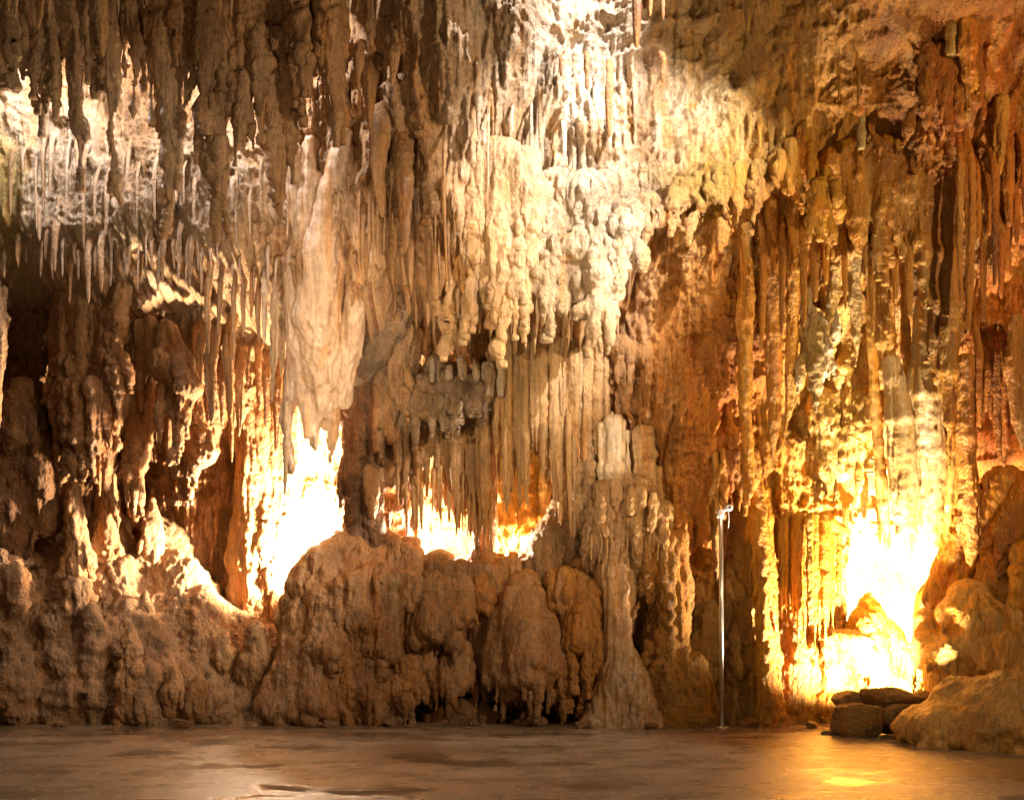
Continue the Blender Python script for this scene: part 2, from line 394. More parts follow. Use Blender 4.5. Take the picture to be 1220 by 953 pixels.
# ------------------------------------------------------------------ the cave wall
def build_wall():
    up = [  # px, py, Y of the upper, overhanging tier
        (-300, -200, 11), (0, -160, 14.6), (150, -200, 14.8), (300, -160, 14.6), (420, -160, 13), (560, -160, 13.2), (680, -160, 15.4), (820, -160, 15.5), (930, -160, 13.2), (700, -260, 15.6), (800, -260, 15.6), (1220, -160, 11.8), (1500, -200, 11),
        (-250, 100, 12.4), (0, 0, 15.4), (130, 0, 15.6), (260, 0, 15.5), (380, 0, 14.5), (500, 10, 13.6), (570, 10, 13.4), (600, -40, 13.3), (665, 20, 15.3), (720, 0, 15.3), (830, 0, 15.1), (950, 0, 14.2), (1100, 0, 14.0), (1220, 0, 13.8), (1450, 0, 12.2),
        (0, 100, 15.5), (100, 120, 15.6), (200, 100, 15.6), (300, 90, 15.4), (400, 90, 14.5), (480, 100, 14.5), (540, 90, 14.9), (620, 90, 15.3), (700, 80, 15.4), (780, 90, 15.35), (850, 90, 15.1), (950, 100, 14.5), (1080, 100, 14.5), (1140, 100, 14.1), (1220, 100, 14.2),
        (0, 200, 15.3), (100, 210, 15.35), (200, 220, 15.3), (300, 200, 14.9), (400, 200, 14.8), (480, 220, 14.6), (560, 200, 14.7), (640, 190, 15.0), (720, 190, 15.0), (800, 180, 14.9), (870, 170, 14.95), (905, 200, 14.8), (980, 200, 14.8), (1080, 200, 14.7), (1220, 200, 14.5), (1450, 300, 12.8), (-250, 350, 13.4),
        (0, 320, 15.15), (100, 320, 15.2), (200, 320, 15.15), (300, 340, 14.9), (400, 330, 15.0), (480, 320, 14.8), (560, 310, 14.5), (640, 310, 14.6), (720, 320, 14.6), (790, 300, 15.3), (900, 300, 15.3), (1010, 300, 15.4), (1120, 300, 14.9), (1220, 300, 14.8),
        (60, 420, 15.4), (200, 420, 15.3), (300, 460, 15.4), (400, 430, 15.5), (480, 400, 15.2), (560, 400, 14.9), (680, 400, 14.9), (740, 380, 15.1)]
    low = [
        (790, 300, 15.35), (850, 300, 15.3), (910, 300, 15.3), (1010, 300, 15.4), (1120, 300, 14.9), (1220, 300, 14.8), (760, 360, 15.7),
        (800, 200, 15.0), (900, 200, 14.7), (1000, 200, 14.8), (1100, 200, 14.7), (1220, 200, 14.5), (-250, 400, 14.0), (-250, 800, 13.8),
        (0, 380, 17.1), (100, 380, 17.4), (200, 380, 17.1), (300, 380, 16.8), (400, 380, 16.6), (450, 380, 16.6), (520, 370, 16.9), (600, 370, 16.9), (700, 370, 16.6), (760, 400, 15.9), (830, 420, 15.4), (920, 400, 15.5), (1000, 400, 16.0), (1060, 400, 16.0), (1140, 400, 15.4), (1220, 400, 15.2), (1480, 500, 13.2), (1480, 850, 13.2),
        (0, 480, 17.2), (100, 500, 17.7), (200, 480, 17.2), (280, 480, 17.0), (370, 480, 17.2), (450, 480, 17.0), (530, 480, 17.1), (620, 480, 17.0), (700, 480, 16.8), (780, 500, 15.8), (850, 500, 15.5), (930, 500, 16.1), (1000, 500, 16.5), (1060, 480, 16.6), (1130, 500, 16.2), (1220, 500, 15.6),
        (0, 600, 17.4), (150, 600, 17.6), (250, 600, 17.2), (310, 580, 17.8), (370, 580, 18.4), (430, 580, 17.7), (490, 580, 17.5), (560, 600, 18.0), (640, 590, 17.6), (710, 600, 16.9), (780, 620, 15.9), (850, 620, 15.7), (890, 620, 16.2), (950, 600, 16.9), (1050, 600, 18.2), (1110, 600, 18.2), (1200, 600, 15.9), (1190, 560, 15.6), (1230, 640, 16.2),
        (0, 720, 17.2), (150, 720, 17.5), (250, 700, 17.4), (310, 700, 17.9), (370, 700, 18.8), (450, 700, 17.6), (560, 680, 18.2), (650, 700, 17.4), (720, 720, 16.9), (780, 740, 16.2), (850, 740, 16.2), (890, 740, 16.4), (950, 720, 17.0), (1050, 720, 19.0), (1120, 720, 18.6), (1200, 720, 17.4),
        (0, 860, 16.8), (300, 860, 17.2), (500, 860, 17.0), (650, 860, 16.8), (760, 860, 16.4), (850, 860, 16.3), (900, 860, 16.4), (960, 860, 16.5), (1050, 830, 18.2), (1200, 860, 17.5)]
    xf = np.concatenate((np.arange(-13, -9.3, .09), np.arange(-9.3, -6.9, .03), np.arange(-6.9, 6.9, .0158), np.arange(6.9, 9.3, .03), np.arange(9.3, 13, .09)))
    zf = np.concatenate((np.arange(-.35, 9.35, .0158), np.arange(9.35, 12.6, .07)))
    X, Z = np.meshgrid(xf, zf)
    X = X.astype(np.float32); Z = Z.astype(np.float32)
    # broad shape on a coarse grid
    cx = np.arange(-13.2, 13.3, .12); cz = np.arange(-.5, 12.9, .12)
    def field(pts, s=.42):
        q = np.array([P(*p) for p in pts]); A = np.zeros((len(cz), len(cx))); W = A.copy()
        for x, y, z in q:
            d2 = ((cx[None] - x) ** 2 + (cz[:, None] - z) ** 2)
            w = np.exp(-d2 / (2 * s * s)) + 1e-3 / (1 + d2 * d2)
            A += w * y; W += w
        G = A / W
        # bilinear
        fx = (X - cx[0]) / .12; fz_ = (Z - cz[0]) / .12
        ix = np.clip(fx.astype(int), 0, len(cx) - 2); iz = np.clip(fz_.astype(int), 0, len(cz) - 2)
        u = fx - ix; w = fz_ - iz
        return G[iz, ix] * (1 - u) * (1 - w) + G[iz, ix + 1] * u * (1 - w) + G[iz + 1, ix] * (1 - u) * w + G[iz + 1, ix + 1] * u * w
    U, Lw = field(up), field(low)
    # the jagged lower rim of the upper tier
    rim = np.array([(-400, 320), (0, 335), (50, 345), (110, 350), (160, 325), (200, 320), (250, 350), (300, 372), (345, 400), (400, 420), (440, 400), (470, 330), (510, 345), (560, 372), (620, 366), (680, 372), (735, 366), (765, 300), (790, 262), (900, 240), (950, 230), (1300, 230), (1700, 230)], float)
    rx = (rim[:, 0] - CX) / F * 15.0; rz = CAMZ - (rim[:, 1] - HY) / F * 15.0
    xs = X[0]
    zb = np.interp(xs, rx, rz)
    teeth = np.zeros_like(zb)
    for (n_, L_, w_) in ((90, .45, .09), (260, .25, .045), (500, .12, .025)):
        tz = np.zeros_like(zb)
        for _ in range(n_):
            c = rng.uniform(-7.5, 7.5); w = w_ * rng.uniform(.5, 1.5)
            tz = np.maximum(tz, rng.uniform(.2, 1) * L_ * np.clip(1 - np.abs(xs - c) / w, 0, 1) ** .8)
        teeth = np.maximum(teeth, tz) + .25 * tz
    blend = (xs > 1.9)
    zb = zb - np.where(blend, teeth * .1, np.where(xs < -1.9, teeth * .25, teeth))
    soft = np.where(blend, .35, .02)
    hh = np.where(blend, .9, np.where(xs < -1.9, .9, .6))[None]
    m = np.clip((Z - zb[None] + hh * .04) / hh, 0, 1) ** np.where(blend, 1, .42)[None]
    Y = Lw * (1 - m) + U * m
    px = CX + X * F / 15.3; py = HY - (Z - CAMZ) * F / 15.3
    def G(a, b, sx, sy): return np.exp(-.5 * (((px - a) / sx) ** 2 + ((py - b) / sy) ** 2))
    vary = sstep(-.35, .25, fbm(X * .9, 7, Z * .7, 3, 71))
    lob = (.4 + .6 * vary) * (1 - .75 * np.clip(G(900, 70, 80, 80) * .4 + G(1010, 60, 110, 90) * .25 + G(590, 10, 70, 45) * 1.2 + G(730, 20, 90, 50) +  G(830, 140, 50, 60) + G(825, 420, 45, 130) * .8 + G(1040, 150, 80, 50) * .4 + G(350, 60, 60, 40) * .5, 0, 1))
    wx = X + .05 * fbm(X * 1.5, 0, Z * 1.5, 3, 21)
    D = np.zeros_like(X)
    def lobes(n, w0, w1, l0, l1, p0, p1, region=None, sd=0):
        R = np.random.default_rng(sd); E = np.zeros_like(X)
        for _ in range(n):
            c = R.uniform(-9.3, 9.3); zt = R.uniform(.3, 11); L = R.uniform(l0, l1); w = R.uniform(w0, w1); p = R.uniform(p0, p1)
            sh = R.uniform(-.16, .16) * L
            i0, i1 = np.searchsorted(xf, (c - 1.5 * w - .2 - abs(sh), c + 1.5 * w + .2 + abs(sh))); j0, j1 = np.searchsorted(zf, (zt - L, zt))
            if i1 <= i0 or j1 <= j0: continue
            s = (zt - Z[j0:j1, i0:i1]) / L
            tp = R.uniform(.22, .85); bd = R.uniform(-.5, .5) * w
            ww = w * np.clip(1 - s, 1e-4, 1) ** tp + 1e-4
            u = (wx[j0:j1, i0:i1] - c - sh * s - bd * np.sin(3 * s)) / ww
            sk = R.uniform(-.45, .45); u = np.where(u > sk, (u - sk) / (1 - sk), (u - sk) / (1 + sk))
            e = p * np.clip(1 - np.abs(u) ** R.uniform(1.1, 2.6), 0, 1) ** R.uniform(.45, .9) * sstep(0, R.uniform(.3, .7), s)
            E[j0:j1, i0:i1] = np.maximum(E[j0:j1, i0:i1], e)
        return E
    D += lob * lobes(170, .18, .45, .8, 2.6, .12, .42, sd=1)
    D += lob * lobes(1100, .06, .15, .4, 1.6, .05, .2, sd=2)
    D += (.25 + .75 * lob) * lobes(6500, .02, .05, .2, 1.1, .02, .075, sd=3)
    D += (.25 + .75 * lob) * .6 * lobes(9000, .012, .026, .1, .6, .015, .04, sd=4)
    # weathered, lumpy rock
    r1 = fbm(X * 1.1, Y * .5, Z * 1.1, 4, 31)
    rd = 1 - np.abs(fbm(X * 2.6, Y, Z * 3.4, 4, 33)) * 2
    rr = 1 - np.abs(fbm(X * 8, Y, Z * 11, 4, 35)) * 2
    calm = sstep(-.1, .25, fbm(X * 1.1 + 3, 3, Z * .8, 3, 79)) * (1 - .6 * G(980, 90, 170, 80))
    D += .22 * r1 + (.085 + .08 * (1 - lob)) * rd + (.034 + .02 * (1 - lob)) * rr * calm + calm * (.05 * drip(X, Z, .11, .9, 51) + .03 * drip(X + .3, Z, .05, .5, 52)) + (.3 + .7 * calm) * .014 * drip(X + .1, Z, .026, .3, 53)
    fl = 1 - np.abs(fbm(X * 13, 0, Z * .5, 3, 37)) * 2
    D += .045 * fl * lob + .012 * fbm(X * 30, 0, Z * 3, 2, 39)
    D += .012 * (.3 + .7 * calm) * fbm(X * 24, 0, Z * 24, 3, 43)
    # pockmarks and dark holes
    D += .02 * G(825, 400, 60, 180) * vnoise(X * 34, 1, Z * 34, 45)
    hole = sstep(.42, .6, fbm(X * 1.6, 3, Z * 2.6, 3, 61)) * .1
    D -= hole
    Y = Y - D
    v = np.stack((X, Y, Z), -1).reshape(-1, 3)
    n, w = X.shape
    i = np.arange(n - 1)[:, None] * w; j = np.arange(w - 1)[None]
    q = np.stack((i + j, i + j + 1, i + w + j + 1, i + w + j), -1).reshape(-1, 4)
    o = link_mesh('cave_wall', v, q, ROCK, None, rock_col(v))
    o['kind'] = 'structure'
    return X, Y, xf, zf

WX, WY, XF, ZF = build_wall()
def wallY(px, py, guess=15.0):
    """depth of the finished wall behind a point of the photo"""
    Y = guess
    for _ in range(6):
        p = P(px, py, Y)
        i = min(max(np.searchsorted(XF, p[0]), 0), len(XF) - 1); j = min(max(np.searchsorted(ZF, p[2]), 0), len(ZF) - 1)
        Y = .5 * Y + .5 * float(WY[j, i])
    return Y
print('wall', round(time.time() - T0, 1))

# ceiling towards and over the camera, side walls
def build_ceiling():
    a = np.arange(-13, 13.01, .11); b = np.arange(0, 19, .11)
    A, B = np.meshgrid(a, b)
    Yc = 13.6 - B; Zc = 11.2 + .6 * np.sin(B * .25)
    Zc = Zc - .06 * np.abs(A) ** 1.3 * .3 + .5 * fbm(A * .4, Yc * .4, 0, 4, 77)
    Zc -= .5 * (1 - np.abs(fbm(A * 2.2, Yc * 2.2, 3, 4, 78)) * 2) * .4
    v = np.stack((A, Yc, Zc), -1).reshape(-1, 3)
    n, w = A.shape
    i = np.arange(n - 1)[:, None] * w; j = np.arange(w - 1)[None]
    q = np.stack((i + j, i + j + 1, i + w + j + 1, i + w + j), -1).reshape(-1, 4)
    tag(link_mesh('cave_ceiling', v, q, ROCK, None, rock_col(v, BROWN, .5)), kind='structure')
build_ceiling()

# ------------------------------------------------------------------ floor
def build_floor():
    a = np.concatenate((np.arange(-14, -7, .3), np.arange(-7, 7, .045), np.arange(7, 14.1, .3)))
    b = np.concatenate((np.arange(-6, 8, .3), np.arange(8, 19.5, .045)))
    A, B = np.meshgrid(a, b)
    Zf = .012 * fbm(A * .6, B * .6, 0, 3, 5) + .0035 * fbm(A * 4, B * 4, 0, 3, 6) + .006 * fbm(A * 1.3, B * 3.4, 0, 3, 8) + .0016 * fbm(A * 7, B * 9, 0, 2, 9)
    v = np.stack((A, B, Zf), -1).reshape(-1, 3)
    n, w = A.shape
    i = np.arange(n - 1)[:, None] * w; j = np.arange(w - 1)[None]
    q = np.stack((i + j, i + j + 1, i + w + j + 1, i + w + j), -1).reshape(-1, 4)
    m = bpy.data.materials.new('wet_trodden_floor'); m.use_nodes = True
    n_, l = m.node_tree.nodes, m.node_tree.links; bs = n_['Principled BSDF']
    g = n_.new('ShaderNodeNewGeometry')
    mp = n_.new('ShaderNodeMapping'); mp.inputs['Scale'].default_value = (1, 1.6, 1); l.new(g.outputs['Position'], mp.inputs['Vector'])
    t1 = n_.new('ShaderNodeTexNoise'); t1.inputs['Scale'].default_value = .8; t1.inputs['Detail'].default_value = 6; t1.inputs['Roughness'].default_value = .58
    l.new(mp.outputs['Vector'], t1.inputs['Vector'])
    t2 = n_.new('ShaderNodeTexNoise'); t2.inputs['Scale'].default_value = 14; t2.inputs['Detail'].default_value = 8; t2.inputs['Roughness'].default_value = .7
    l.new(g.outputs['Position'], t2.inputs['Vector'])
    t3 = n_.new('ShaderNodeTexNoise'); t3.inputs['Scale'].default_value = 1.7; t3.inputs['Detail'].default_value = 5; l.new(mp.outputs['Vector'], t3.inputs['Vector'])
    pud = n_.new('ShaderNodeMapRange'); pud.interpolation_type = 'SMOOTHSTEP'; pud.inputs['From Min'].default_value = .53; pud.inputs['From Max'].default_value = .66
    l.new(t1.outputs['Fac'], pud.inputs['Value'])
    cr = n_.new('ShaderNodeValToRGB'); e = cr.color_ramp.elements
    e[0].position = .32; e[0].color = (.11, .072, .04, 1); e[1].position = .68; e[1].color = (.31, .21, .12, 1)
    mixn = n_.new('ShaderNodeMath'); mixn.operation = 'MULTIPLY_ADD'; mixn.inputs[1].default_value = .35
    l.new(t2.outputs['Fac'], mixn.inputs[0])
    sc = n_.new('ShaderNodeMath'); sc.operation = 'MULTIPLY'; sc.inputs[1].default_value = .66; l.new(t3.outputs['Fac'], sc.inputs[0])
    l.new(sc.outputs['Value'], mixn.inputs[2]); l.new(mixn.outputs['Value'], cr.inputs['Fac'])
    dk = n_.new('ShaderNodeMix'); dk.data_type = 'RGBA'; dm = n_.new('ShaderNodeMath'); dm.operation = 'MULTIPLY'; dm.inputs[1].default_value = .4; l.new(pud.outputs['Result'], dm.inputs[0]); l.new(dm.outputs['Value'], dk.inputs['Factor'])
    l.new(cr.outputs['Color'], dk.inputs['A']); dk.inputs['B'].default_value = (.075, .043, .02, 1)
    l.new(dk.outputs['Result'], bs.inputs['Base Color'])
    ro = n_.new('ShaderNodeMapRange'); ro.inputs['To Min'].default_value = .22; ro.inputs['To Max'].default_value = .03; l.new(pud.outputs['Result'], ro.inputs['Value'])
    ra = n_.new('ShaderNodeMath'); ra.operation = 'MULTIPLY_ADD'; ra.inputs[1].default_value = .12; l.new(t3.outputs['Fac'], ra.inputs[0]); l.new(ro.outputs['Result'], ra.inputs[2])
    l.new(ra.outputs['Value'], bs.inputs['Roughness'])
    inv = n_.new('ShaderNodeMapRange'); inv.inputs['To Min'].default_value = .5; inv.inputs['To Max'].default_value = .03; l.new(pud.outputs['Result'], inv.inputs['Value'])
    bp = n_.new('ShaderNodeBump'); bp.inputs['Distance'].default_value = .03; l.new(inv.outputs['Result'], bp.inputs['Strength'])
    l.new(t2.outputs['Fac'], bp.inputs['Height']); l.new(bp.outputs['Normal'], bs.inputs['Normal'])
    bs.inputs['Specular IOR Level'].default_value = .75
    tag(link_mesh('cave_floor', v, q, m), kind='structure')
build_floor()

# ------------------------------------------------------------------ big formations
FORM = 'rock formation'
def lin(*pts):
    p = np.array(pts, float); return lambda x: float(np.interp(x, p[:, 0], p[:, 1]))

# --- left side
sdf('flowstone_slope', [
    [(128, 640, 17.2, 26), (140, 700, 16.7, 34), (160, 760, 16.3, 36), (170, 870, 16.1, 40)], [(196, 640, 17.2, 22), (205, 690, 16.9, 28), (236, 735, 16.6, 28), (250, 800, 16.3, 30), (255, 870, 16.1, 34)],
    [(240, 715, 17.0, 20), (285, 752, 16.8, 20), (335, 765, 16.6, 22), (345, 830, 16.4, 30)], [(290, 790, 16.4, 26), (295, 870, 16.1, 32)], [(200, 790, 16.1, 26), (205, 870, 15.95, 30)],
    [(70, 660, 17.1, 34), (80, 720, 16.5, 40), (85, 800, 16.1, 40), (90, 870, 16.0, 40)], [(20, 640, 17.3, 34), (10, 720, 16.4, 44), (10, 870, 16.1, 50)], [(-70, 700, 16.3, 60), (-70, 870, 15.8, 60)],
    [(150, 690, 17.0, 40), (215, 745, 16.75, 42), (285, 795, 16.5, 38)], [(170, 760, 16.6, 50), (200, 860, 16.4, 50)],
    [(-150, 780, 15.5, 120)], [(180, 680, 16.9, 22), (176, 712, 16.75, 14)], [(118, 715, 16.35, 16), (112, 745, 16.2, 14)], [(150, 745, 16.1, 12), (140, 780, 16.0, 14)], [(222, 705, 16.75, 10), (232, 722, 16.6, 10)],
    [(262, 770, 16.35, 12), (270, 792, 16.2, 12)], [(190, 760, 16.15, 12), (185, 800, 15.95, 14)]]
    + pipes(-10, 130, lin((-10, 650), (30, 700), (60, 740), (95, 700), (130, 770)), 868, 15.9, 16, 8, jag=4, taper=1.7, seed=70, thick=.2) + pipes(140, 260, 800, 868, 15.85, 10, 8, jag=4, taper=1.7, seed=71, thick=.14),
    'wide brown flowstone slope at the left, its lumpy pale top running down to the floor', FORM, k=.13, vox=.021, lump=.15, lf=3.4, flute=.02, ff=9, rough=.035, floor_cut=-.2, seed=2, mat=CRUST, relief=.045, drips=120, tint=(.5, .37, .27), amount=.5,
    cuts=[[(12, 800, 15.2, 12), (10, 865, 15.1, 14)], [(128, 770, 15.3, 10), (122, 850, 15.2, 14)], [(172, 780, 15.4, 14), (168, 850, 15.3, 10)], [(230, 790, 15.3, 12), (222, 860, 15.3, 10)]])
for i, (x, yb, yt, Y, r, tx) in enumerate([
    (90, 692, 572, 16.2, 15, 'tall knobbly stalagmite with a pointed pale top on the left slope'),
    (128, 650, 548, 16.6, 17, 'slim stalagmite meeting the thin column tip above the left slope'),
    (182, 640, 594, 16.6, 9, 'small stubby stalagmite right of the slim one on the left slope'),
    (158, 826, 750, 15.6, 15, 'pale knobbly stalagmite low on the left slope near the floor'),
    (208, 830, 796, 15.6, 9, 'short stalagmite with a lit right side just above the floor'),
    (266, 790, 757, 16.0, 9, 'small pointed stalagmite on the ridge at the foot of the slope'),
    (305, 800, 744, 16.0, 17, 'dark stalagmite with a white wet patch beside the big mound'),
    (174, 735, 705, 16.2, 8, 'tiny dark stalagmite in the middle of the left slope')]):
    R = random.Random(i); H = yb - yt; ch = []
    n = max(3, int(H / 11))
    for q in range(n + 1):
        t = q / n
        ch.append((x + R.uniform(-2, 2) + (0 if i != 0 else 3 * math.sin(t * 5)), yb - H * t, Y + R.uniform(-.02, .02), r * (1 - t * .78) * R.uniform(.72, 1.25)))
    sdf('stalagmite', [ch, [(x, yb - 4, Y + .05, r * 1.05), (x, yb + 16, Y + .1, r * 1.3)], [(x - r * .7, yb - H * .2, Y - .05, r * .45)], [(x + r * .6, yb - H * .35, Y - .05, r * .4)]], tx, 'stalagmite', k=.09, vox=.016, lump=.02, lf=6, flute=.008, rib=.008, rough=.012, seed=20 + i, group='stalagmites on the left slope', tint=(.5, .36, .24), amount=.4)
sdf('rounded_boulder', [[(234, 822, 15.6, 12), (234, 845, 15.6, 12)], [(238, 812, 15.6, 6)]], 'rounded brown boulder standing on end at the floor edge', 'boulder', vox=.018, lump=.03, lf=4, flute=.0, rough=.015, seed=31)
sdf('dripstone_pillar', pipes(66, 138, 372, lin((66, 470), (80, 490), (130, 485), (138, 440)), 15.9, 9, 9, jag=6, seed=1) + pipes(68, 130, 462, lin((68, 530), (90, 560), (110, 556), (130, 530)), 15.8, 8, 9, jag=7, seed=2)
    + [[(100, 360, 16.1, 34), (100, 430, 16.3, 32), (98, 520, 16.4, 26)], [(75, 366, 16.0, 12), (125, 364, 15.95, 14)], [(120, 360, 16, 20), (95, 330, 16.1, 30)]],
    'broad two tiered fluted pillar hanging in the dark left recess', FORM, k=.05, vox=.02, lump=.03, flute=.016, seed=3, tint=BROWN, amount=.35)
sdf('thin_column', [[(147, 345, 15.7, 10), (140, 380, 15.7, 9), (134, 440, 15.8, 8)], [(134, 430, 15.9, 12), (130, 500, 16.0, 11), (127, 560, 16.1, 6), (128, 600, 16.3, 6), (130, 640, 16.5, 12)], [(136, 380, 15.75, 6), (139, 410, 15.7, 5), (141, 499, 15.7, 1.5)]],
    'thin twisting column joining the ceiling fringe to the left slope', 'column', k=.05, vox=.018, lump=.02, lf=5, flute=.01, rib=.006, seed=4)
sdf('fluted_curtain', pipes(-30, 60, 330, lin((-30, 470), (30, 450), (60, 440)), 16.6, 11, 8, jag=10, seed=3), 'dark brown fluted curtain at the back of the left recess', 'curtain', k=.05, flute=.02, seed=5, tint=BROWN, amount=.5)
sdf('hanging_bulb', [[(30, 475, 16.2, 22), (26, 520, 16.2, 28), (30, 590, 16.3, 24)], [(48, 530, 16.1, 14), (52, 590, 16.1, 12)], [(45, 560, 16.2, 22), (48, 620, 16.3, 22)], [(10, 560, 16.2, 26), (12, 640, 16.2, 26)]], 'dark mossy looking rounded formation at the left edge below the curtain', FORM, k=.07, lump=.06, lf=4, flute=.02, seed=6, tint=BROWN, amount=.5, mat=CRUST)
sdf('pale_drapery', [[(-6, 335, 15.2, 4), (1, 400, 15.2, 4), (-3, 470, 15.2, 3), (-1, 520, 15.2, 1)], [(4, 345, 15.25, 3), (5, 440, 15.25, 1)]], 'narrow pale drapery at the left edge beside the dark curtain', 'drapery', k=.04, vox=.018, lump=.02, seed=7, tint=(.5, .38, .28), amount=.6)
sdf('drapery_cluster', [[(198, 395, 16.0, 14), (205, 440, 15.8, 22), (222, 462, 15.7, 16)], [(192, 460, 15.7, 5), (196, 490, 15.7, 2)], [(226, 455, 15.7, 6), (230, 485, 15.7, 2)], [(216, 470, 15.7, 6), (218, 500, 15.7, 7), (208, 535, 15.7, 2)], [(224, 480, 15.75, 5), (222, 520, 15.75, 2)], [(205, 470, 15.7, 5), (206, 496, 15.7, 2)]],
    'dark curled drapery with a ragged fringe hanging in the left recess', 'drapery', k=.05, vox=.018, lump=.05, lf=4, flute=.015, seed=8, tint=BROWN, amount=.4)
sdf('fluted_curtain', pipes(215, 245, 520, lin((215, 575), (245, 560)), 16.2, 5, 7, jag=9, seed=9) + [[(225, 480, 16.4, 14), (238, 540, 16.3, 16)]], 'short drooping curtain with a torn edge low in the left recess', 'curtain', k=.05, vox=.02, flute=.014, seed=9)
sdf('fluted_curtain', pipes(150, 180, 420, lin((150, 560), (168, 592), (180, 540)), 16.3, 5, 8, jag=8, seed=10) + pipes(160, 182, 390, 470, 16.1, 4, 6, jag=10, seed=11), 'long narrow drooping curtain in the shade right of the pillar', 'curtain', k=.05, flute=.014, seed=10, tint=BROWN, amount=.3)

# --- rose coloured drapery and the bright column
sdf('rose_drapery', [
    [(412, 160, 14.5, 5), (408, 185, 14.55, 10), (400, 230, 14.7, 18), (385, 300, 14.8, 24), (378, 380, 14.9, 26), (384, 450, 15.1, 20), (392, 505, 15.3, 9)],
    [(420, 200, 14.6, 8), (428, 270, 14.7, 11), (432, 330, 14.8, 9), (415, 400, 15.0, 14), (408, 480, 15.2, 7)],
    [(372, 215, 14.7, 10), (362, 270, 14.8, 12), (352, 330, 14.9, 11), (354, 400, 15.0, 11), (362, 470, 15.1, 7), (366, 520, 15.1, 3)],
    [(375, 400, 14.95, 12), (378, 480, 15.1, 9), (372, 530, 15.2, 4)], [(440, 240, 14.7, 6), (442, 300, 14.75, 8), (438, 340, 14.8, 3)],
    [(352, 420, 15.1, 8), (342, 500, 15.2, 6), (346, 560, 15.3, 3)], [(372, 170, 14.7, 7), (364, 210, 14.7, 9)], [(350, 180, 14.7, 8), (352, 250, 14.8, 12)]],
    'tall rose coloured drapery folding down to the brightest opening at the left', 'drapery', k=.07, vox=.019, lump=.04, flute=.035, ff=13, fz=.25, relief=.008, dr=.012, seed=12, mat=CALCITE, drips=30, tint=(.7, .55, .43), amount=.65)
for i, (x, y0, y1, Y, r, tx) in enumerate([
    (326, 300, 480, 14.75, 7, 'crusty white edged stalactite beside the rose drapery, longest of its bunch'),
    (316, 290, 410, 14.8, 5, 'crusty stalactite just left of the longest one by the rose drapery'),
    (336, 330, 450, 14.85, 6, 'pale crusty stalactite tight against the left fold of the rose drapery'),
    (340, 420, 590, 15.0, 5, 'bright ragged stalactite ending beside the blown out opening')]):
    spike('stalactite', (x, y0, Y + .1, r * 1.2), (x - 2, y1, Y, .8), tx, 'stalactite', 'stalactites beside the rose drapery', seed=60 + i, bulge=.3, flut=.3, tint=WHITE, amount=.4)
sdf('bright_column', pipes(292, 346, 470, 742, 17.1, 8, 8, jag=8, taper=1.6, seed=12, thick=.1) + [[(318, 480, 17.4, 24), (318, 600, 17.4, 26), (316, 770, 17.4, 30)], [(290, 700, 17.1, 16), (292, 755, 17.1, 16)], [(330, 690, 16.9, 13), (334, 755, 16.9, 15)], [(300, 690, 16.9, 10), (304, 755, 16.9, 13)]],
    'broad flowstone column lit white on its right side by the hidden lamp', 'column', k=.06, vox=.02, lump=.04, flute=.03, ff=13, seed=13, tint=(.62, .42, .24), amount=.5)
sdf('dark_column', [[(428, 400, 15.9, 13), (424, 470, 16.1, 11), (423, 530, 16.2, 12), (420, 565, 16.2, 14), (424, 600, 16.3, 13), (430, 650, 16.4, 20)], [(436, 420, 16, 9), (436, 520, 16.2, 9), (440, 600, 16.3, 10), (446, 650, 16.4, 18)]],
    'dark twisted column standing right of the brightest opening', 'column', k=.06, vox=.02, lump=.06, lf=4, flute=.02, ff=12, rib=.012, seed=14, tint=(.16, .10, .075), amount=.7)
sdf('bare_block', [[(458, 385, 15.7, 22), (438, 420, 15.7, 20), (424, 450, 15.7, 8)], [(470, 365, 15.8, 18)]], 'grey slanting block above the dark column', FORM, k=.08, lump=.06, flute=.02, ff=8, fz=3, seed=15, tint=GREY, amount=.6, mat=CRUST)
sdf('folded_curtain', [[(476, 375, 16, 12), (478, 400, 15.9, 15), (470, 450, 15.9, 9), (471, 472, 15.9, 4)], [(490, 400, 16, 10), (488, 450, 16, 7)], [(460, 440, 16, 14), (458, 500, 16.1, 13), (470, 520, 16.1, 10)]], 'folded brown curtain between the dark column and the grey shelf', 'curtain', k=.06, flute=.02, seed=16)

# --- centre
sdf('dusty_shelf', [[(480, 472, 16.2, 14), (505, 462, 16.0, 17), (530, 458, 15.95, 18), (560, 470, 15.9, 20), (600, 474, 16.1, 16)], [(500, 452, 16.2, 10), (540, 444, 16.2, 12), (575, 458, 16.1, 10)], [(500, 480, 16, 20), (545, 485, 15.9, 16)], [(520, 440, 16.2, 14)], [(485, 500, 16.2, 18), (530, 500, 16.2, 16), (580, 500, 16.2, 18)]],
    'grey dusty shelf bulging out at the centre of the cave wall', FORM, k=.07, relief=.03, lump=.06, lf=4, flute=.0, rough=.03, seed=17, tint=GREY, amount=.8, mat=CRUST)
for i, (x, y0, y1, r) in enumerate([(515, 448, 425, 3.5), (522, 446, 428, 3), (535, 445, 434, 5), (551, 452, 424, 5), (567, 462, 432, 5), (582, 465, 430, 6), (597, 465, 428, 4)]):
    spike('stalagmite_stub', (x, y0 + 8, 15.75, r * 1.3), (x, y1, 15.75, r * .8), ['first', 'second', 'third', 'fourth', 'fifth', 'sixth', 'seventh'][i] + ' from the left of the blunt stubs on the grey dusty shelf', 'stalagmite', 'blunt stubs on the dusty shelf', power=.5, seed=80 + i, tint=(.5, .46, .4), amount=.6)
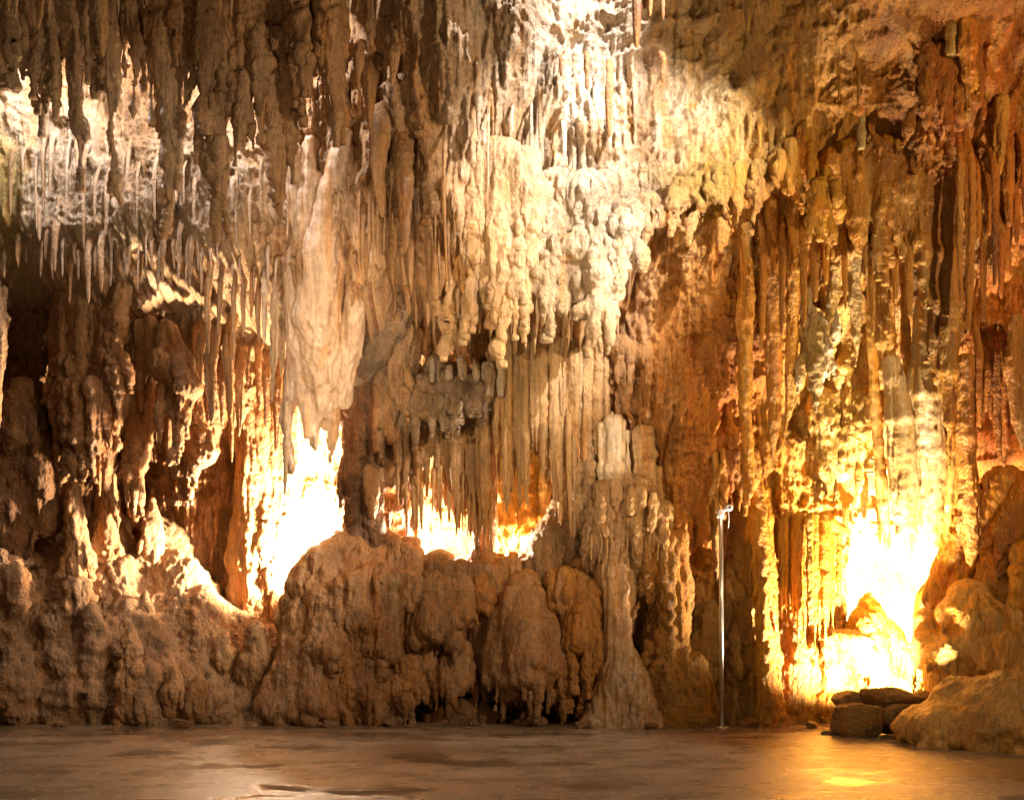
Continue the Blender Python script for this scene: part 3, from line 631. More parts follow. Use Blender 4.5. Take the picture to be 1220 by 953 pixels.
sdf('thin_fringe', pipes(488, 590, 385, lin((488, 420), (510, 440), (560, 425), (590, 470)), 16.3, 21, 4, jag=9, seed=20) + [[(490, 380, 16.5, 12), (590, 384, 16.5, 14)]], 'fine orange fringe hanging behind the grey dusty shelf', 'fringe', k=.02, vox=.0135, lump=.015, flute=.006, seed=18, tint=(.45, .25, .11), amount=.5)
sdf('organ_pipe_curtain', pipes(588, 722, lin((588, 390), (640, 392), (690, 388), (722, 400)), lin((588, 560), (600, 610), (622, 590), (640, 560), (662, 590), (672, 585), (676, 520), (690, 540), (705, 560), (722, 530)), lin((588, 15.9), (640, 15.75), (722, 15.8)), 30, 4.0, jag=22, seed=21, thick=.07)
    + pipes(590, 720, 384, 470, 15.95, 16, 6, jag=14, seed=22) + [[(592, 388, 16.1, 12), (650, 384, 15.95, 14), (715, 392, 16.1, 14)], [(600, 400, 16.2, 14), (710, 400, 16.2, 14)]],
    'pale organ pipe curtain of long parallel stalactites above the centre', 'curtain', k=.022, vox=.0125, lump=.018, flute=.008, rib=.004, dr=.012, seed=19, tint=CREAM, amount=.5)
for i, (x, y0, y1, r) in enumerate([(603, 470, 612, 3), (625, 470, 600, 3.6), (647, 470, 560, 3), (660, 440, 598, 2.6), (680, 440, 648, 3.2), (683, 450, 690, 3.6), (696, 450, 560, 3.4), (668, 420, 496, 3.2)]):
    spike('stalactite', (x, y0, 15.7, r * 1.25), (x + 1, min(y1, 640), 15.68, .8), ['first', 'second', 'third', 'fourth', 'fifth', 'sixth', 'seventh', 'eighth'][i] + ' in line of the longest tips hanging below the pale organ pipe curtain', 'stalactite', 'longest tips of the organ pipe curtain', power=.35, seed=100 + i, tint=CREAM, amount=.4)
sdf('fluted_curtain', pipes(724, 782, lin((724, 415), (740, 400), (765, 410), (782, 430)), lin((724, 470), (745, 490), (765, 560), (782, 600)), 15.95, 11, 5, jag=12, seed=23) + [[(735, 412, 15.8, 14), (770, 425, 15.8, 14)]],
    'tan fluted curtain right of the organ pipe curtain', 'curtain', k=.04, vox=.019, flute=.01, seed=22, tint=TAN, amount=.4)
sdf('thin_fringe', pipes(470, 590, lin((470, 500), (530, 500), (590, 490)), lin((470, 600), (500, 560), (530, 580), (545, 620), (565, 640), (590, 660)), 16.1, 25, 4.6, jag=20, seed=24) + [[(480, 508, 16.3, 16), (585, 502, 16.3, 18)], [(575, 520, 16.3, 16), (578, 640, 16.5, 14)]],
    'long brown fringe of stalactites hanging from under the grey dusty shelf', 'fringe', k=.028, vox=.0135, lump=.02, flute=.008, seed=23, tint=TAN, amount=.3)
sdf('crumpled_fringe', pipes(440, 480, 560, lin((440, 600), (460, 575), (480, 570)), 16.2, 8, 5, jag=12, seed=25) + [[(445, 540, 16.4, 20), (475, 545, 16.4, 16)], [(440, 600, 16.5, 12), (470, 600, 16.6, 12)]], 'short ragged fringe glowing above the middle opening', 'fringe', k=.03, vox=.014, lump=.04, lf=5, flute=.01, seed=24)
for i, (x, y0, y1, r) in enumerate([(462, 600, 634, 7), (497, 580, 618, 5), (522, 570, 612, 9), (545, 600, 622, 10), (485, 600, 640, 4)]):
    spike('stalactite', (x, y0 - 15, 16.6, r * 1.3), (x, y1, 16.6, 1), ['leftmost', 'second', 'third', 'broad fourth', 'thin low'][i] + ' of the stalactites silhouetted in the bright middle opening', 'stalactite', 'stalactites over the middle opening', seed=120 + i, flut=.3)
sdf('glowing_curtain', pipes(592, 650, lin((592, 570), (625, 545), (650, 570)), lin((592, 650), (650, 660)), 17.1, 11, 6, jag=8, taper=1.2, seed=26, thick=.1) + [[(600, 560, 17.4, 20), (640, 560, 17.4, 20)]], 'yellow lit pleated flowstone deep between the middle opening and the diagonal ridge', 'curtain', k=.05, vox=.02, lump=.05, lf=5, flute=.02, seed=25, tint=(.66, .5, .2), amount=.7)
sdf('cone_mound', [[(700, 575, 16.3, 14), (685, 610, 16.3, 26), (670, 650, 16.3, 34), (650, 690, 16.3, 34)], [(700, 600, 16.3, 20), (705, 680, 16.2, 24)]], 'grey pitted cone shaped mound leaning against the stepped column', FORM, k=.1, lump=.05, lf=5, flute=.03, ff=8, rough=.04, seed=26, tint=GREY, amount=.55, mat=CRUST)
stc = empty('stepped_column', P(730, 640, 15.9), 'stepped pale column with a domed cap lit near the centre right', 'column')
sdf('domed_shaft', pipes(712, 748, lin((712, 512), (720, 500), (729, 495), (738, 500), (748, 512)), 584, 15.62, 9, 3.4, jag=5, taper=1.6, seed=27, thick=.04) + [[(729, 508, 15.74, 12), (731, 600, 15.8, 16)], [(728, 560, 16, 18), (728, 620, 16, 26)]], None, FORM, k=.04, vox=.017, lump=.03, lf=5, flute=.012, rough=.015, seed=27, dr=.004, relief=.006, drips=0, mat=CALCITE, tint=(.66, .56, .4), amount=.8, parent=stc)
sdf('dripping_skirt', pipes(752, 786, lin((752, 520), (770, 512), (786, 560)), 615, 15.75, 8, 3.6, jag=12, seed=38) + pipes(688, 712, lin((688, 560), (712, 530)), 615, 15.8, 6, 3.6, jag=12, seed=39) + pipes(690, 802, lin((690, 600), (715, 580), (740, 572), (770, 584), (802, 618)), lin((690, 640), (718, 650), (750, 665), (802, 650)), 15.65, 24, 4.4, jag=16, seed=28) + pipes(730, 790, lin((730, 570), (760, 580), (790, 600)), 618, 15.55, 12, 4, jag=12, seed=30) + [[(700, 600, 15.9, 14), (750, 585, 15.85, 16), (795, 620, 15.9, 14)]],
    None, FORM, k=.04, vox=.017, lump=.04, lf=5, flute=.012, rough=.03, seed=34, tint=(.55, .45, .32), amount=.5, parent=stc)
sdf('long_drapery', [[(722, 610, 15.7, 12), (728, 680, 15.65, 11), (733, 740, 15.6, 9), (735, 800, 15.6, 16), (725, 870, 15.6, 34)], [(738, 620, 15.7, 10), (740, 700, 15.6, 7), (744, 760, 15.6, 6), (755, 810, 15.6, 16), (765, 870, 15.5, 30)], [(752, 640, 15.75, 10), (752, 700, 15.7, 7), (748, 750, 15.65, 5)], [(712, 640, 15.8, 8), (714, 700, 15.8, 5)], [(745, 820, 15.65, 26), (748, 870, 15.6, 30)], [(705, 865, 15.45, 14), (740, 868, 15.4, 12)]],
    'long smooth grey drapery flaring out into a foot on the cave floor', 'drapery', k=.06, vox=.018, lump=.03, flute=.03, ff=15, fz=.25, dr=.008, relief=.01, seed=28, mat=CALCITE, drips=20, floor_cut=-.15, tint=(.42, .35, .26), amount=.6)
sdf('knobbly_wall_foot', [[(790, 640, 15.9, 22), (800, 700, 15.8, 22), (795, 760, 15.8, 20), (800, 800, 15.8, 26), (800, 870, 15.7, 34)], [(820, 800, 15.75, 22), (828, 870, 15.7, 30)], [(785, 810, 15.7, 14), (790, 870, 15.6, 22)]] + pipes(762, 812, 640, lin((762, 720), (780, 690), (812, 790)), 15.7, 9, 6, jag=20, seed=29), 'knobbly orange formation at the wall foot right of the grey drapery', FORM, k=.08, lump=.06, lf=4, flute=.03, ff=12, rough=.035, seed=29, floor_cut=-.15, mat=CRUST, tint=(.45, .28, .12), amount=.5)

# --- the big centre mound
mound = empty('flowstone_mound', P(520, 862, 16.2), 'huge brown flowstone mound filling the lower centre of the cave wall', FORM)
sdf('mound_body', [
    [(385, 735, 16.3, 36), (424, 705, 16.6, 42), (460, 705, 16.8, 46), (520, 715, 16.9, 46), (580, 715, 16.9, 48), (650, 720, 16.9, 48)],
    [(380, 740, 16.2, 40), (380, 870, 16.3, 44)], [(440, 720, 16.4, 48), (440, 870, 16.5, 44)], [(520, 740, 16.6, 54), (520, 870, 16.9, 50)], [(600, 740, 16.7, 54), (610, 870, 17.0, 46)], [(670, 720, 16.5, 36), (680, 870, 16.8, 38)],
    [(436, 640, 16.4, 12), (410, 650, 16.3, 16), (385, 672, 16.1, 20), (362, 700, 16.0, 18)], [(450, 640, 16.5, 14), (480, 655, 16.5, 12)], [(350, 720, 16.1, 12), (342, 790, 16.0, 16), (332, 870, 15.9, 30)]]
    + folds([(364, 690, 790, 16.1, 15.85, 20), (352, 760, 862, 15.95, 15.7, 24), (392, 665, 800, 16.15, 15.65, 26), (424, 655, 760, 16.2, 15.75, 22), (382, 760, 866, 15.8, 15.6, 26), (410, 780, 850, 15.8, 15.65, 20),
             (446, 650, 720, 16.4, 15.95, 20), (462, 700, 790, 16.1, 15.75, 20), (442, 740, 836, 16.0, 15.65, 18), (474, 780, 830, 16.0, 15.7, 15), (330, 810, 868, 15.9, 15.7, 22)], 3)
    + pipes(350, 480, lin((350, 735), (390, 700), (480, 690)), 868, 15.85, 15, 10, jag=6, taper=1.6, seed=31, thick=.14)
    + pipes(480, 710, 676, 770, 16.15, 18, 8, jag=26, taper=.6, seed=35, thick=.12) + pipes(480, 700, 735, 845, 16.2, 18, 8, jag=16, taper=.6, seed=36, thick=.14),
    None, FORM, k=.06, vox=.02, lump=.06, lf=3.0, flute=.014, ff=8, rough=.014, seed=32, floor_cut=-.2, tint=(.36, .22, .12), amount=.2, mat=SMOOTH, relief=.02, dr=.05, drips=420, parent=mound,
    cuts=[[(420, 858, 15.3, 10)], [(445, 850, 15.6, 10)]])
LOBES = [
    ([(624, 700, 824, 16.0, 15.55, 32), (598, 735, 822, 15.95, 15.65, 22), (650, 725, 815, 15.95, 15.65, 20), (614, 770, 838, 15.7, 15.6, 20)], 'large grey topped hanging lobe in the middle of the mound face', GREY),
    ([(524, 676, 775, 16.3, 15.8, 30), (548, 690, 752, 16.1, 15.85, 18), (504, 700, 768, 16.1, 15.85, 18)], 'round grey brown bulge under the middle opening on the mound', GREY),
    ([(577, 656, 732, 16.4, 16.05, 18), (596, 668, 722, 16.35, 16.1, 13), (562, 668, 715, 16.35, 16.1, 11)], 'small orange hearted folded bulge on the mound crest', ORANGE),
    ([(538, 762, 828, 16.0, 15.8, 17), (556, 770, 822, 16.0, 15.85, 12), (520, 775, 815, 16.0, 15.85, 12)], 'tan tongue of flowstone between two gaps near the mound foot', TAN),
    ([(492, 766, 822, 16.0, 15.75, 15), (505, 740, 808, 16.0, 15.8, 13)], 'brown stubby lobes hanging left of the mound foot gap', BROWN),
    ([(489, 655, 732, 16.4, 16.0, 22), (470, 650, 700, 16.4, 16.1, 13)], 'rounded bulge with a grey cap left of the middle opening', GREY),
    ([(632, 668, 722, 16.5, 16.1, 18), (610, 665, 705, 16.5, 16.2, 12)], 'smooth brown bulge between the folded bulge and the pitted cone', TAN)]
for i, (sp, tx, tn) in enumerate(LOBES):
    sdf('hanging_lobe', folds(sp, i), tx, FORM, k=.045, vox=.0165, lump=.05, lf=3.5, flute=.012, ff=9, rough=.01, seed=40 + i, mat=SMOOTH, tint=tn, amount=.3, relief=.016, dr=.02, drips=45, parent=mound)
sdf('scalloped_drapery', [[(668, 690, 16.0, 18), (690, 700, 15.9, 18)], [(700, 720, 15.8, 18), (690, 760, 15.7, 22)]] + pipes(655, 718, lin((655, 680), (690, 690), (718, 700)), lin((655, 740), (680, 750), (718, 770)), 15.8, 12, 5, jag=12, seed=41) + pipes(662, 716, 765, lin((662, 840), (690, 820), (716, 820)), 15.75, 8, 8, jag=14, seed=42),
    'orange scalloped drapery with fine pleats on the right end of the mound', 'drapery', k=.05, vox=.019, lump=.04, lf=5, flute=.018, seed=48, tint=(.48, .27, .09), amount=.5)
sdf('root_fringe', pipes(435, 490, 790, 862, 15.7, 10, 6, jag=10, taper=1.4, seed=43), 'row of stubby root like drips along the mound foot at the left', 'fringe', k=.04, vox=.02, lump=.04, lf=5, flute=.015, seed=49, floor_cut=-.1)
sdf('low_ledge', [[(520, 855, 16.1, 16), (560, 850, 15.95, 18), (590, 862, 15.9, 14)], [(660, 868, 16.0, 14), (700, 866, 15.9, 10)], [(590, 868, 15.95, 12), (660, 870, 16.0, 12)]], 'low rubble ledge in the dark gap under the hanging lobe', FORM, k=.06, vox=.022, lump=.06, lf=5, flute=0, rough=.03, seed=50, floor_cut=-.1, mat=CRUST)

# --- upper tier masses
for i, (x0, x1, bot, n_, Y_, tx) in enumerate([
    (-60, 112, ((-60, 130), (5, 85), (18, 130), (34, 100), (48, 160), (56, 90), (74, 110), (78, 235), (84, 90), (92, 80), (112, 90)), 15, 13.55, 'dark ragged curtain of long blades at the top left corner'),
    (108, 262, ((108, 80), (118, 100), (124, 215), (130, 90), (150, 85), (168, 110), (180, 140), (190, 300), (200, 160), (212, 95), (232, 130), (250, 300), (258, 150), (262, 130)), 15, 13.65, 'brown curtain with two very long blades in the upper left wall'),
    (258, 412, ((258, 150), (275, 110), (300, 130), (318, 270), (335, 140), (352, 120), (375, 170), (395, 140), (412, 150)), 15, 13.85, 'brown curtain with one long blade above the rose drapery')]):
    bl = lin(*bot); bf = lambda x, bl=bl: bl(x) * 1.0 + 8
    sdf('hanging_curtain', pipes(x0 - 12, x1 - 12, -90, bf, Y_, n_ - 3, 8, jag=14, lean=20, taper=.3, thick=.22, seed=90 + i) + pipes(x0, x1, -90, lambda x: bf(x) - 10, Y_ + .1, n_, 3.4, jag=26, lean=10, taper=.3, thick=.2, seed=190 + i) + pipes(x0, x1, -90, lambda x: bf(x) - 60, Y_ + .2, n_ - 4, 9, jag=30, lean=14, taper=.4, thick=.1, seed=95 + i),
        tx, 'curtain', k=.05, vox=.02, lump=.07, lf=2.5, flute=.018, seed=200 + i, tint=TAN if i else BROWN, amount=.35, relief=.03, dr=.035)
sdf('drapery_mass', pipes(540, 640, 185, lin((540, 330), (560, 370), (600, 375), (640, 360)), lin((540, 14.5), (600, 14.2), (640, 14.3)), 15, 8, jag=16, seed=51, dy=.15) + [[(560, 170, 14.7, 18), (600, 190, 14.5, 24), (630, 230, 14.4, 22)], [(590, 230, 14.5, 26), (620, 280, 14.5, 24)], [(555, 175, 14.45, 9), (545, 240, 14.4, 5), (538, 330, 14.4, 3), (532, 422, 14.45, .9)]],
    'orange and cream drapery mass hanging from the floodlit upper wall', 'drapery', k=.06, vox=.019, lump=.05, flute=.022, ff=14, seed=51, tint=(.58, .42, .24), amount=.4)
sdf('drapery_mass', pipes(640, 755, lin((640, 250), (755, 260)), lin((640, 355), (690, 378), (725, 370), (755, 300)), 14.35, 15, 8, jag=20, seed=52, dy=.2) + [[(660, 230, 14.7, 26), (700, 240, 14.6, 28), (735, 230, 14.7, 22)], [(690, 372, 14.2, 7), (712, 366, 14.15, 6), (726, 362, 14.2, 4)], [(680, 300, 14.4, 20), (730, 300, 14.4, 16)]],
    'white crusted drapery mass with a bright hooked lip above the organ pipes', 'drapery', k=.06, vox=.019, lump=.06, lf=4, flute=.022, ff=12, rough=.03, seed=52, tint=(.66, .56, .42), amount=.5, mat=CRUST)
sdf('ribbed_fold', [[(508, 120, 14.4, 12), (520, 160, 14.4, 14), (526, 250, 14.3, 12), (520, 350, 14.4, 5)], [(545, 120, 14.6, 12), (540, 200, 14.5, 10), (530, 300, 14.4, 6)], [(490, 90, 14.4, 16), (500, 110, 14.3, 14)], [(545, 60, 14.6, 12), (520, 90, 14.4, 14), (500, 100, 14.3, 9)]], 'ribbed fold marking the left edge of the floodlit upper wall', 'drapery', k=.07, lump=.06, lf=4, flute=.02, seed=53, tint=TAN, amount=.4)
sdf('mossy_ledge', pipes(758, 910, lin((758, 250), (800, 222), (850, 208), (910, 200)), lin((758, 275), (800, 255), (850, 238), (910, 232)), 14.5, 40, 3.2, jag=8, seed=76, taper=.7) + [[(765, 255, 14.8, 12), (800, 235, 14.65, 15), (850, 215, 14.6, 15), (900, 208, 14.6, 12)]], 'green mossy ledge under the floodlit patch at the upper right', 'ledge', k=.06, vox=.018, lump=.09, lf=4, flute=0, rough=.05, relief=.045, dr=0, seed=54, mat=CRUST)
sdf('hanging_slab', pipes(922, 968, lin((922, 195), (945, 170), (968, 172)), lin((922, 216), (940, 230), (956, 224), (968, 212)), 14.4, 13, 4, jag=5, seed=73, taper=.8) + [[(935, 185, 14.5, 12), (958, 180, 14.5, 12)]], 'ochre hanging slab with a wedge shape at the upper right', FORM, k=.05, lump=.03, flute=.008, seed=55, tint=OCHRE, amount=.4)
sdf('hanging_bell', pipes(968, 1001, lin((968, 238), (984, 200), (1001, 236)), 253, 14.25, 8, 4, jag=4, seed=74, taper=1.1) + [[(984, 205, 14.4, 6), (984, 240, 14.35, 12)]], 'ochre bell shaped pendant below the grey arch', FORM, k=.04, vox=.018, lump=.02, flute=.01, seed=56, tint=(.5, .33, .12), amount=.5)
sdf('grey_arch', pipes(980, 1136, lin((980, 190), (1030, 172), (1080, 172), (1136, 205)), lin((980, 225), (1030, 235), (1075, 250), (1100, 330), (1136, 520)), 14.65, 34, 6, jag=26, taper=.4, seed=75, thick=.08), 'grey arched overhang curving down over the right wall', FORM, k=.1, lump=.05, flute=.015, seed=57, tint=(.34, .2, .09), amount=.5, mat=SMOOTH, dr=.02)
sdf('rust_block', pipes(1104, 1160, 60, lin((1104, 165), (1130, 150), (1160, 140)), 14.0, 17, 5, jag=12, taper=.6, seed=72) + [[(1130, 75, 14.2, 26), (1128, 130, 14.15, 26)]], 'rust red hanging block near the top right', FORM, k=.08, lump=.06, lf=4, flute=.02, rough=.03, seed=58, tint=RUST, amount=.35, mat=CRUST)
sdf('ochre_strip', [[(1153, -20, 13.7, 10), (1154, 60, 13.75, 9), (1156, 105, 13.8, 5)]], 'flat ochre strip of flowstone at the top right', 'drapery', vox=.02, lump=.04, flute=.02, seed=59, tint=OCHRE, amount=.45)
for i, (x, yb, yt, Y, r, tx) in enumerate([(1134, 62, 14, 13.8, 7, 'pale rounded stalagmite on the ledge near the top right'), (1026, 172, 138, 14.25, 5, 'small pale stalagmite standing on the grey arch')]):
    spike('stalagmite', (x, yb + 6, Y, r * 1.3), (x, yt, Y, r * .5), tx, 'stalagmite', power=.4, seed=140 + i, tint=(.5, .46, .38), amount=.8, bulge=.2)

# --- right columns and draperies
COLS = [
    ([(1019, 225, 14.9, 4), (1020, 280, 14.9, 7), (1018, 340, 15.0, 9), (1020, 400, 15.1, 5), (1020, 415, 15.1, 2)], 'slender grey stalactite with white frosting in the upper right', (.5, .44, .38)),
    ([(1052, 270, 14.9, 12), (1056, 340, 14.9, 14), (1056, 410, 14.95, 13), (1056, 436, 15.0, 9), (1057, 462, 15.0, 3)], 'blunt orange stalactite with a white frilled lip', (.42, .24, .1)),
    ([(1036, 290, 15.1, 6), (1040, 400, 15.2, 7), (1044, 500, 15.4, 7), (1052, 600, 15.5, 8), (1058, 650, 15.6, 3)], 'long pale stalactite edging the glowing niche on its right side', (.55, .42, .26)),
    ([(1062, 430, 15.05, 9), (1072, 500, 15.05, 16), (1077, 580, 15.15, 15), (1080, 630, 15.2, 10), (1082, 655, 15.2, 3)], 'broad grey hanging blade above the brightest chamber', (.58, .5, .42)),
    ([(1106, 300, 14.95, 8), (1104, 380, 14.95, 10), (1102, 470, 15.0, 16), (1106, 540, 15.1, 17), (1110, 610, 15.2, 12), (1112, 650, 15.2, 4)], 'grey striped hanging blade right of the broad one', (.6, .52, .44)),
    ([(1126, 330, 15.0, 7), (1128, 430, 15.1, 7), (1132, 520, 15.2, 8), (1130, 600, 15.3, 6), (1128, 640, 15.4, 2)], 'narrow cream stalactite leaning left over the brightest chamber', (.58, .46, .3)),
    ([(1150, 430, 14.9, 12), (1150, 520, 14.9, 14), (1152, 600, 14.95, 13), (1158, 650, 15.0, 10), (1156, 668, 15.0, 4)], 'thick rust coloured stalactite with a frosted club end', (.42, .2, .06)),
    ([(1212, 380, 14.5, 9), (1208, 440, 14.5, 12), (1214, 500, 14.5, 10), (1218, 525, 14.5, 3)], 'dark pendant with a frosted left edge at the right border', (.25, .14, .08)),
    ([(1194, 120, 14.0, 9), (1192, 180, 14.0, 7), (1191, 205, 14.0, 2)], 'tan stalactite at the upper right border', (.45, .3, .16)),
    ([(1180, 190, 14.4, 12), (1176, 250, 14.4, 11), (1177, 300, 14.4, 6)], 'grey streaked stalactite below the tan one at the right border', (.36, .27, .2)),
    ([(1075, 300, 15.0, 5), (1080, 420, 15.1, 5), (1088, 520, 15.2, 5), (1098, 600, 15.3, 4), (1098, 618, 15.3, 1.5)], 'thin orange rod with a beaded bright edge between the grey blades', (.5, .26, .08)),
    ([(918, 240, 14.7, 9), (920, 330, 14.8, 11), (922, 430, 15.0, 10), (922, 500, 15.1, 7), (921, 545, 15.2, 3)], 'tall orange brown rod on the left of the frosted niche', (.42, .23, .09)),
    ([(945, 235, 14.7, 8), (946, 320, 14.8, 9), (943, 420, 15.0, 7), (939, 490, 15.1, 3), (935, 515, 15.1, 1)], 'curved stalactite with a white feathered tip left of the glowing niche', (.42, .24, .1)),
    ([(890, 270, 14.8, 8), (888, 380, 14.9, 9), (888, 480, 15.0, 8), (892, 560, 15.1, 6), (890, 590, 15.1, 2)], 'tan rod with pimpled skin on the orange wall', (.45, .27, .12)),
    ([(1000, 250, 14.9, 7), (996, 320, 15.0, 8), (990, 380, 15.1, 6), (982, 430, 15.2, 3)], 'frosted stalactite hanging at the head of the glowing niche', (.5, .38, .25)),
]
for i, (ch, tx, tn) in enumerate(COLS):
    R = random.Random(i + 9)
    if i not in (4, 3): ch = [(a, b, Y + .1, r * .72) for a, b, Y, r in ch]
    ex = []
    for _ in range(7):
        o_ = R.uniform(-1, 1); dl = R.uniform(-25, 12)
        e = [(a + o_ * r, b + dl * (q / len(ch)), Y - .09 * (1 - o_ * o_) * r / 12 + .02, max(1.2, r * R.uniform(.2, .42))) for q, (a, b, Y, r) in enumerate(ch)]
        e[-1] = e[-1][:3] + (.8,); ex.append(e)
    sdf('stalactite', [ch] + ex, tx, 'stalactite', k=.025, vox=.014, lump=.03, lf=3, flute=.012, ff=17, rib=0, seed=60 + i, tint=tn, amount=.6, drips=0 if i in (2, 3, 4, 5) else 14, relief=.004 if i in (2, 3, 4, 5) else None, dr=.006 if i in (2, 3, 4, 5) else None, mat=CALCITE if i in (2, 3, 4, 5) else ROCK, group='large stalactites of the right wall')
sdf('fluted_curtain', pipes(850, 900, 540, lin((850, 640), (875, 600), (900, 590)), 15.5, 8, 6, jag=14, seed=62), 'short tan pleats just behind the top of the pole', 'curtain', k=.05, vox=.02, lump=.03, flute=.012, seed=81, tint=TAN, amount=.3)
sdf('fluted_curtain', pipes(1000, 1040, 480, lin((1000, 560), (1040, 540)), 15.9, 5, 9, jag=12, seed=63) + [[(1010, 400, 16.0, 20), (1015, 520, 16.1, 24), (1000, 560, 16.1, 14)], [(978, 480, 15.9, 14), (980, 560, 16.0, 16)]], 'smooth yellow cream flowstone inside the glowing niche', 'curtain', k=.08, vox=.022, lump=.06, lf=4, flute=.015, seed=82, tint=(.6, .45, .27), amount=.6, mat=SMOOTH)
sdf('frosted_cluster', [[(962, 350, 15.2, 5), (966, 400, 15.1, 9), (972, 440, 15.1, 10), (970, 472, 15.1, 3)], [(975, 380, 15.2, 7), (980, 420, 15.15, 8), (985, 445, 15.15, 4)], [(958, 400, 15.15, 7), (958, 430, 15.1, 4)], [(990, 360, 15.2, 6), (995, 400, 15.2, 5)]], 'white frosted knobbly cluster at the left of the glowing niche', FORM, k=.04, vox=.016, lump=.06, lf=8, flute=.01, rough=.03, seed=83, tint=WHITE, amount=.8, mat=CRUST)
sdf('edge_column', [[(903, 580, 15.6, 6), (906, 640, 15.6, 8), (909, 720, 15.6, 8), (912, 800, 15.6, 9), (914, 870, 15.6, 13)], [(911, 585, 15.75, 5), (916, 700, 15.7, 6), (920, 800, 15.7, 8), (926, 870, 15.7, 12)], [(895, 575, 15.7, 4), (896, 640, 15.7, 4)]], 'narrow orange column with a glowing edge rising from the floor right of the pole', 'column', k=.04, vox=.0175, lump=.025, lf=5, flute=.012, rough=.015, seed=84, floor_cut=-.1, tint=OCHRE, amount=.7)
sdf('bell_curtain', pipes(922, 1002, lin((922, 625), (940, 612), (970, 610), (1002, 625)), lin((922, 700), (950, 750), (975, 770), (1002, 730)), lin((922, 15.9), (965, 15.6), (1002, 16.0)), 17, 3.3, jag=18, seed=64, thick=.08) + [[(925, 628, 16.0, 6), (950, 620, 15.8, 7), (985, 620, 15.8, 7), (1000, 630, 16.0, 6)], [(945, 650, 16.5, 16), (965, 730, 16.6, 18)]],
    'bell shaped curtain of golden pipes with a frilled rim left of the lamp glow', 'curtain', k=.022, vox=.0125, lump=.02, lf=6, flute=.008, rough=.008, dr=.0, seed=85, tint=(.6, .36, .08), amount=.7)
sdf('golden_wall_foot', [[(935, 740, 16.2, 30), (945, 870, 16.1, 34)], [(985, 790, 16.3, 30), (985, 870, 16.2, 30)], [(1000, 770, 16.5, 22), (1030, 790, 16.6, 18)], [(1010, 760, 16.4, 6), (1030, 764, 16.4, 5)]] + pipes(925, 1010, 760, 866, 16.0, 11, 7, jag=4, taper=1.6, seed=65), 'golden ribbed wall foot below the bell shaped curtain', FORM, k=.06, vox=.022, lump=.07, lf=4, flute=.02, seed=86, floor_cut=-.1, tint=(.5, .28, .07), amount=.6)
sdf('grotto_mound', [[(885, 600, 16.2, 22), (885, 700, 16.2, 24), (870, 790, 16.2, 30), (865, 870, 16.1, 34)], [(895, 640, 16.1, 16), (897, 760, 16.1, 14), (892, 870, 16.0, 18)], [(845, 740, 16.2, 22), (835, 800, 16.0, 24)]], 'shaded grey brown recess wall behind the pole foot', FORM, k=.1, vox=.025, lump=.1, lf=3, flute=.02, rough=.03, seed=87, floor_cut=-.1, tint=(.36, .25, .16), amount=.5, cuts=[[(862, 690, 15.7, 12)], [(870, 740, 15.7, 14), (880, 770, 15.7, 12)], [(885, 850, 15.5, 10)]])
sdf('chamber_cone', [[(1036, 712, 17.2, 8), (1034, 740, 17.1, 18), (1030, 775, 17.0, 26), (1030, 830, 17.0, 40)], [(1055, 750, 17.1, 12), (1085, 790, 17.0, 12)], [(1000, 790, 17.0, 20), (1080, 830, 17.0, 24)]], 'yellow cone shaped stalagmite inside the blazing chamber', 'stalagmite', k=.08, vox=.02, lump=.05, lf=5, flute=.02, seed=88, tint=(.66, .4, .07), amount=.8, floor_cut=-.1)
sdf('orange_drapery', [[(1200, 570, 15.3, 16), (1170, 610, 15.4, 16), (1140, 660, 15.6, 14), (1110, 710, 15.8, 14), (1100, 735, 15.9, 12)], [(1225, 580, 15.2, 20), (1195, 640, 15.3, 20), (1185, 700, 15.4, 20), (1185, 740, 15.4, 22)], [(1180, 600, 15.4, 14), (1160, 660, 15.5, 13), (1130, 715, 15.7, 12)], [(1165, 590, 15.4, 10), (1145, 625, 15.5, 9), (1120, 680, 15.8, 9)], [(1215, 640, 15.5, 24), (1210, 740, 15.6, 24)]],
    'folded orange drapery sweeping down left to the lamp glow at the right', 'drapery', k=.05, vox=.019, lump=.03, flute=.02, ff=12, fz=2, seed=89, tint=(.52, .27, .05), amount=.8, mat=SMOOTH)
sdf('flowstone_bulb', [[(1224, 655, 14.9, 12), (1226, 700, 14.9, 20), (1226, 735, 14.9, 18)]], 'smooth upright bulb at the right border above the pillow flowstone', FORM, vox=.02, lump=.02, flute=.006, seed=90, tint=(.58, .36, .14), amount=.7, mat=SMOOTH)
sdf('pillow_flowstone', [[(1150, 712, 15.3, 20), (1165, 715, 15.2, 18)], [(1140, 735, 15.2, 24), (1175, 745, 15.0, 26), (1215, 750, 15.0, 26), (1260, 750, 14.9, 34), (1380, 770, 14.4, 60)], [(1110, 770, 15.3, 20), (1130, 785, 15.1, 26), (1135, 830, 15.2, 30)], [(1160, 775, 15.0, 28), (1190, 790, 14.9, 32), (1240, 790, 14.8, 40)], [(1180, 722, 15.0, 6), (1179, 712, 15.0, 3)], [(1180, 725, 15, 7), (1190, 732, 15, 6)], [(1105, 740, 15.5, 14), (1098, 790, 15.4, 8)], [(1200, 770, 14.7, 18), (1196, 800, 14.7, 12)]],
    'smooth peach pillow flowstone rising at the right of the bright chamber', FORM, k=.09, vox=.019, lump=.05, lf=3.5, flute=.012, ff=9, rough=.012, relief=.012, dr=.0, seed=91, tint=(.55, .37, .22), amount=.8, mat=SMOOTH)
